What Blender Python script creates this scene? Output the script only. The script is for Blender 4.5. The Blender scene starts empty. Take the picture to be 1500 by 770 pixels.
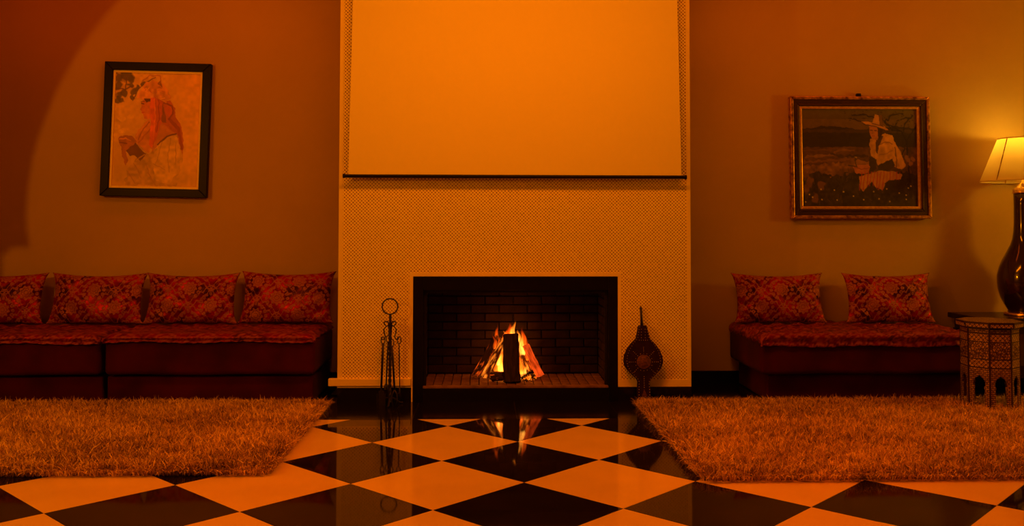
import bpy, bmesh, math, random
import numpy as np
from mathutils import Vector, Matrix
random.seed(7); rng = np.random.default_rng(7)
PI = math.pi
SC = bpy.context.scene
COL = SC.collection

# ------------------------------------------------------------ camera
def make_camera():
    f, cy, pitch, yaw, roll, h = 1319.27, 287.34, .0357, .0322, .0018, 1.2475
    cp, sp, c, s = math.cos(pitch), math.sin(pitch), math.cos(yaw), math.sin(yaw)
    cr, sr = math.cos(roll), math.sin(roll)
    right = Vector((c, -s, 0)); fwd = Vector((cp*s, cp*c, sp)); up = Vector((-sp*s, -sp*c, cp))
    r2 = right*cr + up*sr; u2 = up*cr - right*sr
    cam = bpy.data.cameras.new('camera'); o = bpy.data.objects.new('camera', cam); COL.objects.link(o)
    cam.sensor_width = 36; cam.lens = f/1500*36; cam.shift_y = -(385-cy)/1500
    cam.clip_start = .05; cam.clip_end = 60
    m = Matrix((r2, u2, -fwd)).transposed().to_4x4(); m.translation = Vector((0, 0, h))
    o.matrix_world = m; SC.camera = o
make_camera()

# ------------------------------------------------------------ world, lights, exposure
w = bpy.data.worlds.new('world'); SC.world = w; w.use_nodes = True
w.node_tree.nodes['Background'].inputs[0].default_value = (.02, .006, .001, 1)
w.node_tree.nodes['Background'].inputs[1].default_value = 1
SC.view_settings.view_transform = 'Standard'; SC.view_settings.look = 'None'
SC.view_settings.gamma = 1; SC.view_settings.exposure = 0
SC.view_settings.use_curve_mapping = False

def light(name, kind, loc, energy, color, size=.1, size_y=None, aim=None, spot=None):
    l = bpy.data.lights.new(name, kind); l.energy = energy; l.color = color
    o = bpy.data.objects.new(name, l); COL.objects.link(o); o.location = loc
    if kind == 'AREA':
        l.size = size
        if size_y: l.shape = 'RECTANGLE'; l.size_y = size_y
    elif kind in ('POINT', 'SPOT'): l.shadow_soft_size = size
    if spot: l.spot_size = spot; l.spot_blend = .6
    if aim: o.rotation_euler = (Vector(aim)-Vector(loc)).to_track_quat('-Z', 'Y').to_euler()
    return o
light('ceiling_cove_light', 'AREA', (.25, 4.7, 3.24), 51, (1, .20, .0015), 2.6, .3, aim=(.25, 6.3, 1.4))
for sx0, e0 in ((-2.6, 94), (.2, 119), (3.0, 172)):
    light('ceiling_downlight', 'SPOT', (sx0, 4.2, 3.25), e0, (1, .09, .0008), .08, aim=(sx0, 4.75 if sx0 == .2 else 4.201, 0), spot=math.radians(82))
light('left_wall_wash', 'AREA', (-2.7, 6.45, 3.27), 7, (1, .075, .0004), 2.8, .15, aim=(-2.7, 7.3, 2.0))
light('right_wall_wash', 'AREA', (3.0, 6.45, 3.27), 6.5, (1, .09, .0008), 2.8, .15, aim=(3.0, 7.3, 2.0))
light('left_hall_light', 'POINT', (-4.1, 2.6, 2.4), 160, (1, .27, .002), .035)
light('right_floor_lamp_light', 'POINT', (5.9, 5.66, 1.85), 78, (1, .39, .005), .20)
light('fire_light', 'POINT', (.21, 6.875, .30), 1.3, (1, .27, .01), .03)
light('table_lamp_bulb_light', 'POINT', (4.26, 6.97, 1.93), 4, (1, .55, .03), .03)

# ------------------------------------------------------------ materials
def new_mat(name):
    m = bpy.data.materials.new(name); m.use_nodes = True
    return m, m.node_tree, m.node_tree.nodes['Principled BSDF']
def N(nt, t, **kw):
    n = nt.nodes.new(t)
    for k, v in kw.items(): setattr(n, k, v)
    return n
def mathn(nt, op, a, b=None, c=None):
    n = N(nt, 'ShaderNodeMath', operation=op)
    for i, v in enumerate((a, b, c)):
        if v is None: continue
        if isinstance(v, (int, float)): n.inputs[i].default_value = v
        else: nt.links.new(v, n.inputs[i])
    return n.outputs[0]
def mixc(nt, fac, a, b):
    n = N(nt, 'ShaderNodeMix', data_type='RGBA')
    for s, v in ((0, fac), (6, a), (7, b)):
        if isinstance(v, tuple): n.inputs[s].default_value = (*v, 1)
        elif isinstance(v, (int, float)): n.inputs[s].default_value = v
        else: nt.links.new(v, n.inputs[s])
    return n.outputs[2]
def ramp(nt, fac, stops):
    n = N(nt, 'ShaderNodeValToRGB'); nt.links.new(fac, n.inputs[0])
    el = n.color_ramp.elements
    while len(el) < len(stops): el.new(.5)
    for e, (p, c) in zip(el, stops): e.position = p; e.color = (*c, 1)
    return n.outputs[0]
def noise(nt, scale, detail=3, coord='Object', rough=.5, stretch=None):
    tc = N(nt, 'ShaderNodeTexCoord'); n = N(nt, 'ShaderNodeTexNoise')
    src = tc.outputs[coord]
    if stretch:
        mp = N(nt, 'ShaderNodeMapping'); mp.inputs['Scale'].default_value = stretch
        nt.links.new(src, mp.inputs[0]); src = mp.outputs[0]
    nt.links.new(src, n.inputs['Vector'])
    n.inputs['Scale'].default_value = scale; n.inputs['Detail'].default_value = detail; n.inputs['Roughness'].default_value = rough
    return n.outputs[0]
def bump(nt, b, h, strength=.3, dist=.01):
    n = N(nt, 'ShaderNodeBump'); n.inputs['Strength'].default_value = strength; n.inputs['Distance'].default_value = dist
    nt.links.new(h, n.inputs['Height']); nt.links.new(n.outputs[0], b.inputs['Normal'])
def mat(name, c, rough=.5, metal=0, c2=None, nscale=8, bstr=0, bdist=.005, spec=.5, sheen=0, coat=0, stretch=None):
    m, nt, b = new_mat(name)
    b.inputs['Base Color'].default_value = (*c, 1); b.inputs['Roughness'].default_value = rough
    b.inputs['Metallic'].default_value = metal; b.inputs['Specular IOR Level'].default_value = spec
    b.inputs['Sheen Weight'].default_value = sheen; b.inputs['Coat Weight'].default_value = coat
    if c2 or bstr:
        n = noise(nt, nscale, stretch=stretch)
        if c2: nt.links.new(mixc(nt, ramp(nt, n, [(.35, (0, 0, 0)), (.65, (1, 1, 1))]), c, c2), b.inputs['Base Color'])
        if bstr: bump(nt, b, n, bstr, bdist)
    return m
M = {}
M['wall'] = mat('wall_paint', (.46, .34, .20), .85, c2=(.50, .37, .22), nscale=1.3, bstr=.05, spec=.2)
M['plaster'] = mat('cream_plaster', (.88, .78, .58), .7, c2=(.84, .74, .55), nscale=6, spec=.3)
M['ceiling'] = mat('ceiling_paint', (.42, .35, .26), .9, c2=(.40, .33, .25))
M['granite'] = mat('black_granite', (.005, .004, .0035), .12, c2=(.009, .007, .006), nscale=90, spec=.3)
M['grout'] = mat('dark_grout', (.05, .035, .025), .9)
M['tile_black'] = mat('black_marble', (.010, .007, .005), .045, c2=(.015, .010, .007), nscale=5, spec=.26)
M['tile_cream'] = mat('cream_marble', (.82, .66, .48), .10, c2=(.76, .61, .44), nscale=3.5, spec=.4)
M['screen'] = mat('screen_fabric', (.86, .80, .68), .8, c2=(.85, .79, .67), nscale=2, spec=.2)
M['black_metal'] = mat('blackened_metal', (.008, .006, .005), .5, .1, c2=(.012, .009, .007), nscale=30, spec=.2)
M['iron'] = mat('wrought_iron', (.012, .009, .008), .5, .3, c2=(.02, .013, .010), nscale=60, bstr=.3, bdist=.002)
M['velvet'] = mat('oxblood_velvet', (.036, .0012, .0018), .8, c2=(.075, .0025, .0035), nscale=3.2, bstr=.25, bdist=.006, sheen=.03, spec=.1)
M['black_frame'] = mat('black_lacquered_wood', (.004, .003, .003), .4, c2=(.006, .004, .004), nscale=20, spec=.15)
M['brown_wood'] = mat('dark_brown_wood', (.05, .02, .009), .4, c2=(.025, .010, .005), nscale=12, stretch=(1, 12, 12))
M['dark_table'] = mat('dark_stained_wood', (.012, .006, .004), .25, c2=(.02, .01, .006), nscale=14, stretch=(1, 10, 10))
M['gold'] = mat('gilded_wood', (.75, .42, .14), .38, .75, c2=(.20, .09, .03), nscale=26, bstr=.4, bdist=.003)
M['gold_bright'] = mat('bright_gilding', (.95, .62, .22), .32, .6, c2=(.75, .42, .14), nscale=40)
M['cream_slip'] = mat('cream_slip_moulding', (.98, .84, .6), .5, c2=(.94, .8, .56))
M['brass'] = mat('polished_brass', (.9, .62, .24), .25, 1)
M['vase'] = mat('dark_glazed_ceramic', (.016, .005, .004), .12, c2=(.03, .008, .005), nscale=5, spec=.7, coat=.5)
M['leather'] = mat('dark_red_leather', (.022, .005, .004), .6, c2=(.012, .003, .002), nscale=25, bstr=.3, spec=.15)
M['stud'] = mat('silver_studs', (.75, .6, .5), .3, .8)
M['copper'] = mat('embossed_copper', (.16, .06, .02), .5, .3, c2=(.05, .02, .008), nscale=120, bstr=.6, bdist=.003)
M['brick'] = mat('sooty_firebrick', (.05, .022, .011), .9, c2=(.02, .009, .005), nscale=14, bstr=.5, bdist=.004)
M['hearth'] = mat('hearth_firebrick', (.22, .12, .07), .85, c2=(.12, .06, .035), nscale=14, bstr=.5, bdist=.004)
M['soot'] = mat('soot', (.012, .008, .006), .95)
M['bark'] = mat('charred_bark', (.035, .016, .009), .9, c2=(.008, .005, .004), nscale=14, bstr=1, bdist=.012, stretch=(4, 4, .6))
M['ash'] = mat('ash', (.30, .24, .20), 1, c2=(.08, .06, .05), nscale=30)
M['rug_back'] = mat('rug_backing', (.20, .12, .07), 1)

# perforated lattice panel of the chimney breast: dark holes in quincunx, 25 mm pitch
m, nt, b = new_mat('perforated_lattice'); M['lattice'] = m
tc = N(nt, 'ShaderNodeTexCoord'); sx = N(nt, 'ShaderNodeSeparateXYZ'); nt.links.new(tc.outputs['Object'], sx.inputs[0])
P = 2*PI/.0247
fx = mathn(nt, 'MULTIPLY', sx.outputs[0], P); fz = mathn(nt, 'MULTIPLY', sx.outputs[2], P)
q = mathn(nt, 'MULTIPLY', mathn(nt, 'COSINE', fx), mathn(nt, 'COSINE', fz))
nz = noise(nt, 55, 2)
q2 = mathn(nt, 'ADD', q, mathn(nt, 'MULTIPLY', mathn(nt, 'SUBTRACT', nz, .5), .9))
dots = ramp(nt, q2, [(.30, (0, 0, 0)), (.66, (1, 1, 1))])
nt.links.new(mixc(nt, dots, (.97, .86, .66), (.22, .07, .025)), b.inputs['Base Color'])
b.inputs['Roughness'].default_value = .75
inv = mathn(nt, 'SUBTRACT', 1.0, dots); bump(nt, b, inv, .8, .006)

# brocade: attribute 'motif' (0 crimson satin .. 1 gold-brown thread)
def brocade(name, ground, ground2, thread):
    m, nt, b = new_mat(name)
    at = N(nt, 'ShaderNodeAttribute', attribute_name='motif')
    n = noise(nt, 9, 2); g = mixc(nt, ramp(nt, n, [(.4, (0, 0, 0)), (.62, (1, 1, 1))]), ground, ground2)
    sp = N(nt, 'ShaderNodeSeparateColor'); nt.links.new(at.outputs['Color'], sp.inputs[0])
    nt.links.new(mixc(nt, sp.outputs[0], g, thread), b.inputs['Base Color'])
    nt.links.new(mathn(nt, 'MULTIPLY_ADD', sp.outputs[0], .12, .38), b.inputs['Roughness'])
    b.inputs['Specular IOR Level'].default_value = .22
    nt.links.new(mathn(nt, 'MULTIPLY_ADD', sp.outputs[0], -.3, .42), b.inputs['Metallic'])
    bump(nt, b, mathn(nt, 'ADD', sp.outputs[0], mathn(nt, 'MULTIPLY', noise(nt, 160, 1), .5)), .5, .003)
    return m
M['brocade'] = brocade('crimson_brocade', (.34, .003, .006), (.06, .001, .0015), (.36, .115, .03))
M['cover'] = brocade('topper_brocade', (.22, .003, .004), (.08, .0012, .002), (.30, .055, .016))

def painted(name):
    m, nt, b = new_mat(name)
    at = N(nt, 'ShaderNodeAttribute', attribute_name='paint')
    nt.links.new(at.outputs['Color'], b.inputs['Base Color']); b.inputs['Roughness'].default_value = .5
    bump(nt, b, noise(nt, 90, 3), .25, .002); return m
M['oil_light'] = painted('light_oil_paint'); M['oil_dark'] = painted('dark_oil_paint')

# shag yarn with the colour variation of single strands
m, nt, b = new_mat('shag_yarn'); M['yarn'] = m
at = N(nt, 'ShaderNodeAttribute', attribute_name='tone')
sp = N(nt, 'ShaderNodeSeparateColor'); nt.links.new(at.outputs['Color'], sp.inputs[0])
nt.links.new(ramp(nt, sp.outputs[0], [(0, (.11, .05, .025)), (.5, (.54, .34, .20)), (1, (1, .78, .58))]), b.inputs['Base Color'])
b.inputs['Roughness'].default_value = .6

# inlay: mother of pearl and bone chips set in dark wood, three kinds of pattern in the local x/z plane of each panel
def inlay(name, kind, freq):
    m, nt, b = new_mat(name)
    tc = N(nt, 'ShaderNodeTexCoord'); mp = N(nt, 'ShaderNodeMapping'); nt.links.new(tc.outputs['Object'], mp.inputs[0])
    sx = N(nt, 'ShaderNodeSeparateXYZ'); nt.links.new(mp.outputs[0], sx.inputs[0])
    if kind == 'brick':
        mp.inputs['Rotation'].default_value = (PI/2, 0, 0)
        t = N(nt, 'ShaderNodeTexBrick'); nt.links.new(mp.outputs[0], t.inputs[0])
        t.inputs['Scale'].default_value = freq; t.inputs['Color1'].default_value = (1, 1, 1, 1); t.inputs['Color2'].default_value = (.55, .55, .55, 1)
        t.inputs['Mortar'].default_value = (0, 0, 0, 1); t.inputs['Mortar Size'].default_value = .05
        s2 = N(nt, 'ShaderNodeSeparateColor'); nt.links.new(t.outputs[0], s2.inputs[0]); v = s2.outputs[0]
    elif kind == 'diamond':
        fx = mathn(nt, 'MULTIPLY', sx.outputs[0], freq); fz = mathn(nt, 'MULTIPLY', sx.outputs[2], freq)
        v = ramp(nt, mathn(nt, 'ABSOLUTE', mathn(nt, 'MULTIPLY', mathn(nt, 'SINE', mathn(nt, 'ADD', fx, fz)), mathn(nt, 'SINE', mathn(nt, 'SUBTRACT', fx, fz)))), [(.12, (0, 0, 0)), (.3, (1, 1, 1))])
    else:
        t = N(nt, 'ShaderNodeTexVoronoi', feature='DISTANCE_TO_EDGE'); nt.links.new(mp.outputs[0], t.inputs[0]); t.inputs['Scale'].default_value = freq
        v = ramp(nt, t.outputs[0], [(.08, (0, 0, 0)), (.2, (1, 1, 1))])
    nn = noise(nt, 130, 1)
    c = mixc(nt, ramp(nt, nn, [(.42, (0, 0, 0)), (.58, (1, 1, 1))]), (.26, .14, .06), (.56, .41, .23))
    nt.links.new(mixc(nt, v, (.05, .018, .01), c), b.inputs['Base Color']); b.inputs['Roughness'].default_value = .35
    return m
M['inlay_brick'] = inlay('inlaid_bone_bricks', 'brick', 19)
M['inlay_diamond'] = inlay('inlaid_diamonds', 'diamond', 105)
M['inlay_chips'] = inlay('inlaid_chips', 'chips', 62)
M['inlay_wood'] = mat('inlay_dark_wood', (.025, .010, .006), .35, c2=(.04, .015, .008), nscale=20)

# lamp shade
m, nt, b = new_mat('lamp_shade_fabric'); M['shade'] = m
out = nt.nodes['Material Output']
d = N(nt, 'ShaderNodeBsdfDiffuse'); t = N(nt, 'ShaderNodeBsdfTranslucent'); mx = N(nt, 'ShaderNodeMixShader'); mx.inputs[0].default_value = .55
d.inputs[0].default_value = (.98, .86, .60, 1); t.inputs[0].default_value = (.9, .74, .45, 1)
nt.links.new(d.outputs[0], mx.inputs[1]); nt.links.new(t.outputs[0], mx.inputs[2]); nt.links.new(mx.outputs[0], out.inputs[0])
def glow(name, c, strength):
    m, nt, b = new_mat(name); b.inputs['Base Color'].default_value = (0, 0, 0, 1)
    b.inputs['Emission Color'].default_value = (*c, 1); b.inputs['Emission Strength'].default_value = strength; return m
M['bulb'] = glow('lit_bulb', (1, .55, .08), 6)
# burning wood: embers glow in the fissures
def ember(name, base, glow_c, lo, hi, strength, scale=16, stretch=(3, 3, .8), fade=0.0):
    m, nt, b = new_mat(name); n = noise(nt, scale, 4, stretch=stretch)
    b.inputs['Base Color'].default_value = (*base, 1); b.inputs['Roughness'].default_value = .9
    tc = N(nt, 'ShaderNodeTexCoord'); sz = N(nt, 'ShaderNodeSeparateXYZ'); nt.links.new(tc.outputs['Generated'], sz.inputs[0])
    n2 = mathn(nt, 'SUBTRACT', n, mathn(nt, 'MULTIPLY', sz.outputs[2], fade))
    r = ramp(nt, n2, [(lo, (0, 0, 0)), (hi, glow_c)])
    nt.links.new(r, b.inputs['Emission Color']); b.inputs['Emission Strength'].default_value = strength
    bump(nt, b, n, 1, .01); return m
M['ember_red'] = ember('glowing_split_wood', (.3, .08, .03), (1, .085, .008), .22, .66, 1.0)
M['ember_dark'] = ember('smouldering_bark', (.03, .015, .01), (1, .09, .004), .48, .72, 1.2, fade=.16)
M['ember_hot'] = ember('burning_wood', (.1, .04, .02), (1, .20, .012), .44, .68, 1.7, fade=.05)
M['coal'] = ember('glowing_coal', (.03, .02, .015), (1, .16, .006), .48, .66, 2.5, 30, (1, 1, 1))
# flame: a volume that only emits, thicker = brighter
def flame(name, c_low, c_high, strength):
    m, nt, b = new_mat(name); nt.nodes.remove(b); out = nt.nodes['Material Output']
    e = N(nt, 'ShaderNodeEmission'); tc = N(nt, 'ShaderNodeTexCoord'); s = N(nt, 'ShaderNodeSeparateXYZ')
    nt.links.new(tc.outputs['Generated'], s.inputs[0])
    nt.links.new(ramp(nt, s.outputs[2], [(0, c_low), (.9, c_high)]), e.inputs[0])
    n = noise(nt, 26, 2, stretch=(1, 1, .35))
    k = mathn(nt, 'MULTIPLY', mathn(nt, 'SUBTRACT', 1.3, s.outputs[2]), mathn(nt, 'POWER', mathn(nt, 'MULTIPLY', n, 2.0), 3.0))
    nt.links.new(mathn(nt, 'MULTIPLY', k, strength), e.inputs[1]); nt.links.new(e.outputs[0], out.inputs['Volume'])
    return m
M['flame_hot'] = flame('flame_hot', (1, .40, .045), (1, .17, .004), 120)
M['flame_soft'] = flame('flame_soft', (1, .13, .005), (1, .055, .001), 70)

# ------------------------------------------------------------ mesh helpers
class MB:
    def __init__(s): s.v = []; s.f = []
    def add(s, v, f, M4=None):
        n = len(s.v)
        s.v += [tuple(M4 @ Vector(p)) if M4 else tuple(p) for p in v]; s.f += [tuple(i+n for i in q) for q in f]; return s
    def box(s, x0, x1, y0, y1, z0, z1, M4=None):
        v = [(x, y, z) for z in (z0, z1) for y in (y0, y1) for x in (x0, x1)]
        return s.add(v, [(0, 2, 3, 1), (4, 5, 7, 6), (0, 1, 5, 4), (2, 6, 7, 3), (0, 4, 6, 2), (1, 3, 7, 5)], M4)
    def rbox(s, x0, x1, y0, y1, z0, z1, r=.01, seg=2, M4=None):
        bm = bmesh.new(); bmesh.ops.create_cube(bm, size=1)
        for v in bm.verts: v.co = Vector(((x0+x1)/2+v.co.x*(x1-x0), (y0+y1)/2+v.co.y*(y1-y0), (z0+z1)/2+v.co.z*(z1-z0)))
        bmesh.ops.bevel(bm, geom=bm.edges[:], offset=r, segments=seg, affect='EDGES', profile=.5, clamp_overlap=True)
        bm.verts.index_update(); vs = [tuple(v.co) for v in bm.verts]; fs = [tuple(v.index for v in f.verts) for f in bm.faces]
        bm.free(); return s.add(vs, fs, M4)
    def tube(s, pts, r, n=8, closed=False):
        pts = [Vector(p) for p in pts]; k = len(pts); rs = r if isinstance(r, (list, tuple)) else [r]*k
        V = []; up = None
        for i, p in enumerate(pts):
            a = pts[(i-1) % k] if closed or i else pts[0]; b = pts[(i+1) % k] if closed or i < k-1 else pts[-1]
            t = (b-a).normalized()
            if up is None: up = Vector((0, 0, 1)) if abs(t.z) < .9 else Vector((1, 0, 0))
            x = (up - t*up.dot(t)).normalized(); up = x; y = t.cross(x)
            V += [tuple(p + (x*math.cos(2*PI*j/n)+y*math.sin(2*PI*j/n))*rs[i]) for j in range(n)]
        F = []
        for i in range(k if closed else k-1):
            i2 = (i+1) % k
            F += [(i*n+j, i*n+(j+1) % n, i2*n+(j+1) % n, i2*n+j) for j in range(n)]
        if not closed: F += [tuple(reversed(range(n))), tuple((k-1)*n+j for j in range(n))]
        return s.add(V, F)
    def lathe(s, prof, n=32, c=(0, 0), cap=True):
        V = [(c[0]+r*math.cos(2*PI*j/n), c[1]+r*math.sin(2*PI*j/n), z) for r, z in prof for j in range(n)]
        F = [(i*n+j, i*n+(j+1) % n, (i+1)*n+(j+1) % n, (i+1)*n+j) for i in range(len(prof)-1) for j in range(n)]
        if cap: F += [tuple(reversed(range(n))), tuple((len(prof)-1)*n+j for j in range(n))]
        return s.add(V, F)
    def prism_xz(s, pts, y0, y1):
        k = len(pts); V = [(x, y0, z) for x, z in pts]+[(x, y1, z) for x, z in pts]
        F = [tuple(range(k)), tuple(reversed(range(k, 2*k)))]+[(i, k+i, k+(i+1) % k, (i+1) % k) for i in range(k)]
        return s.add(V, F)
    def prism_xy(s, pts, z0, z1, M4=None):
        k = len(pts); V = [(x, y, z0) for x, y in pts]+[(x, y, z1) for x, y in pts]
        F = [tuple(reversed(range(k))), tuple(range(k, 2*k))]+[(i, (i+1) % k, k+(i+1) % k, k+i) for i in range(k)]
        return s.add(V, F, M4)
    def mesh(s, name, m, smooth=False):
        me = bpy.data.meshes.new(name); me.from_pydata(s.v, [], s.f); me.update()
        bm = bmesh.new(); bm.from_mesh(me); bmesh.ops.recalc_face_normals(bm, faces=bm.faces); bm.to_mesh(me); bm.free()
        if m: me.materials.append(m)
        if smooth: me.shade_smooth()
        return me
def obj(name, mb, m, parent=None, smooth=False, loc=None, rot=None):
    me = mb.mesh(name, m, smooth) if isinstance(mb, MB) else mb
    o = bpy.data.objects.new(name, me); COL.objects.link(o)
    if parent: o.parent = parent
    if loc: o.location = loc
    if rot: o.rotation_euler = rot
    return o
def tag(o, label, cat, group=None):
    o['label'] = label; o['category'] = cat
    if group: o['group'] = group
    return o
def thing(name, label, cat, loc=(0, 0, 0), rot=(0, 0, 0), group=None):
    o = bpy.data.objects.new(name, None); COL.objects.link(o); o.location = loc; o.rotation_euler = rot
    o.empty_display_size = .1
    return tag(o, label, cat, group)
def struct(name, mb, m, parent=None, smooth=False):
    o = obj(name, mb, m, parent, smooth)
    if not parent: o['kind'] = 'structure'
    return o
def bevel(o, wdt=.003, seg=2):
    mo = o.modifiers.new('bevel', 'BEVEL'); mo.width = wdt; mo.segments = seg; mo.limit_method = 'ANGLE'; return o
def point_color(me, name, arr):
    a = me.color_attributes.new(name, 'FLOAT_COLOR', 'POINT'); a.data.foreach_set('color', np.ascontiguousarray(arr, dtype=np.float32).ravel())

# ------------------------------------------------------------ room shell
XL, XR, YF, YB, ZC = -4.75, 6.4, -2.6, 7.28, 3.3
CX0, CX1, CY = -1.041, 1.517, 6.54           # chimney breast
FX0, FX1, FZ = -.5025, .9815, .90            # fireplace opening
struct('wall_back', MB().box(XL, XR, YB, YB+.15, 0, ZC), M['wall'])
struct('wall_left', MB().box(XL-.15, XL, YF, YB+.15, 0, ZC), M['wall'])
struct('wall_right', MB().box(XR, XR+.15, YF, YB+.15, 0, ZC), M['wall'])
struct('wall_front', MB().box(XL, XR, YF-.15, YF, 0, ZC), M['wall'])
struct('ceiling', MB().box(XL-.15, XR+.15, YF-.15, YB+.15, ZC, ZC+.15), M['ceiling'])
struct('baseboard_left', MB().box(XL, CX0, YB-.02, YB-.001, .0, .102), M['granite'])
struct('baseboard_right', MB().box(CX1, XR, YB-.02, YB-.001, .0, .102), M['granite'])

# unseen blocker added left of the frame, shaped to shade the upper left back wall
def shadow_caster_mesh():
    # shadow outline wanted on the back wall, carried toward the lamp onto the blocker plane
    L = Vector((-4.1, 2.6, 2.4)); pts = []
    wall_pts = [(-3.83, .2), (-3.812, 1.07), (-3.763, 1.07), (-3.763, 1.115), (-3.604, 1.119), (-3.629, 1.265), (-3.638, 1.40), (-3.63, 1.56),
                (-3.602, 1.781), (-3.56, 1.98), (-3.502, 2.137), (-3.43, 2.33), (-3.348, 2.494), (-3.26, 2.66), (-3.165, 2.798), (-3.06, 2.94), (-2.943, 3.077), (-2.78, 3.2), (-2.632, 3.29), (-2.3, 3.5), (-1.9, 3.68)]
    for x, z in wall_pts:
        p = Vector((x, 7.28, z)); t = (7.28-5.0)/(7.28-L.y); q = p+(L-p)*t
        pts.append((q.x, min(q.z, ZC)))
    pts = [(pts[0][0], 0.0)]+pts[1:]+[(pts[-1][0], ZC), (XL, ZC), (XL, 0)]
    return MB().prism_xz(pts, 4.95, 5.0)
struct('arch_shadow_caster', shadow_caster_mesh(), M['wall'])

# floor: slab, checker tiles laid diagonally, black border slabs along the hearth
floor = struct('floor', MB().box(XL-.15, XR+.15, YF-.15, YB+.15, -.12, -.0035), M['grout'])
HD = .42426; X0, Y0, YT = .2064, 5.747, 5.955
def clip(poly, ax, lim, keep_less):
    out = []
    for i, p in enumerate(poly):
        q = poly[(i+1) % len(poly)]
        ip = (p[ax] <= lim) == keep_less or p[ax] == lim; iq = (q[ax] <= lim) == keep_less or q[ax] == lim
        if ip: out.append(p)
        if ip != iq:
            t = (lim-p[ax])/(q[ax]-p[ax]); out.append(tuple(p[k]+(q[k]-p[k])*t for k in (0, 1)))
    return out
G = .0012
full = {}
for col, mt in (('c', M['tile_cream']), ('b', M['tile_black'])):
    a = HD-G; k = a-.002
    mb = MB(); mb.v = [(0, -a, -.0035), (a, 0, -.0035), (0, a, -.0035), (-a, 0, -.0035), (0, -a, -.001), (a, 0, -.001), (0, a, -.001), (-a, 0, -.001), (0, -k, 0), (k, 0, 0), (0, k, 0), (-k, 0, 0)]
    mb.f = [(8, 9, 10, 11)]+[(i, (i+1) % 4, 4+(i+1) % 4, 4+i) for i in range(4)]+[(4+i, 4+(i+1) % 4, 8+(i+1) % 4, 8+i) for i in range(4)]
    full[col] = mb.mesh('tile', mt)
for r in range(-1, 18):
    for u in range(-13, 16):
        if (u+r) % 2: continue
        cx, cyy = X0+u*HD, Y0-r*HD; mt = 'c' if r % 2 else 'b'
        if cyy < -.2 or cx < XL+.1 or cx > XR-.1: continue
        if r == -1 and cyy-HD > YT: continue
        # skip tiles that no neighbouring view can see (behind the camera cone)
        if abs(cx-.03*cyy) > .60*cyy+1.4: continue
        if cyy+HD <= YT:
            obj('tile', full[mt], None, floor, loc=(cx, cyy, 0))
        else:
            a = HD-G; poly = clip([(cx, cyy-a), (cx+a, cyy), (cx, cyy+a), (cx-a, cyy)], 1, YT-.001, True)
            if len(poly) > 2: obj('tile', MB().prism_xy(poly, -.0035, 0), M['tile_cream' if mt == 'c' else 'tile_black'], floor)
xs = [-.455+.6825*i for i in range(-6, 9)]
for i in range(len(xs)-1):
    x0, x1 = max(xs[i], XL), min(xs[i+1], XR)
    if x1 > x0: obj('border_slab', MB().box(x0+.001, x1-.001, YT+.001, YB-.001 if (x1 <= CX0+.2 or x0 >= CX1-.2) else CY+.3, -.0035, 0), M['granite'], floor)

# chimney breast
cb = bpy.data.objects.new('chimney_breast', None); COL.objects.link(cb); cb['kind'] = 'structure'
obj('cheek', MB().box(CX0, CX0+.02, CY+.02, YB-.001, .102, ZC), M['wall'], cb)
obj('cheek', MB().box(CX1-.02, CX1, CY+.02, YB-.001, .102, ZC), M['wall'], cb)
lp = MB(); SK = .102; SL = .155
lp.box(CX0+.03, CX1-.03, CY+.003, CY+.02, FZ+.028, ZC)
lp.box(CX0+.03, FX0-.028, CY+.003, CY+.02, SL, FZ+.028)
lp.box(FX1+.028, CX1-.03, CY+.003, CY+.02, SL, FZ+.028)
obj('lattice_panel', lp, M['lattice'], cb)
for x0, x1, z0, z1 in ((CX0, CX0+.03, SL, ZC), (CX1-.03, CX1, SL, ZC), (FX0-.028, FX1+.028, FZ, FZ+.028), (FX1, FX1+.028, SL, FZ), (FX0-.028, FX0-.008, SL, FZ), (FX1, CX1, SK, SL)):
    bevel(obj('border_strip', MB().box(x0, x1, CY, CY+.02, z0, z1), M['plaster'], cb), .002)
bevel(obj('edge_trim', MB().box(FX0-.010, FX0, CY-.004, CY+.02, 0, FZ+.0), M['plaster'], cb), .002)
obj('ledge', MB().rbox(CX0-.062, FX0-.012, CY-.02, CY+.02, .118, .171, .004), M['plaster'], cb)
obj('ledge_foot', MB().box(CX0, FX0-.012, CY-.006, CY+.02, .104, .118), M['plaster'], cb)
obj('skirting', MB().box(CX0, FX0-.010, CY, CY+.02, 0, .103), M['granite'], cb)
obj('skirting', MB().box(FX1, CX1, CY, CY+.02, 0, .102), M['granite'], cb)

# ------------------------------------------------------------ fireplace
fb = thing('fireplace', 'open brick fireplace with a black frame set into the patterned chimney breast', 'fireplace', (0, 0, 0))
IX0, IX1, IZ0, IZ1, IY0, IY1 = -.429, .912, .112, .80, 6.56, 7.12
fr = MB(); fr.box(FX0, IX0, CY-.002, IY0+.04, 0, FZ); fr.box(IX1, FX1, CY-.002, IY0+.04, 0, FZ); fr.box(IX0, IX1, CY-.002, IY0+.04, IZ1, FZ)
bevel(obj('outer_frame', fr, M['black_frame'], fb), .003)
obj('plinth', MB().box(IX0, IX1, CY, IY0+.04, 0, IZ0-.016), M['granite'], fb)
obj('front_lip', MB().rbox(IX0, IX1, CY-.001, IY0+.03, IZ0-.016, IZ0, .003), M['hearth'], fb)
inn = MB()
for a in ((IX0, IX0+.022, IZ0, IZ1), (IX1-.022, IX1, IZ0, IZ1), (IX0+.022, IX1-.022, IZ1-.022, IZ1)): inn.box(a[0], a[1], IY0+.01, IY0+.045, a[2], a[3])
bevel(obj('inner_frame', inn, M['black_metal'], fb), .003)
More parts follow.
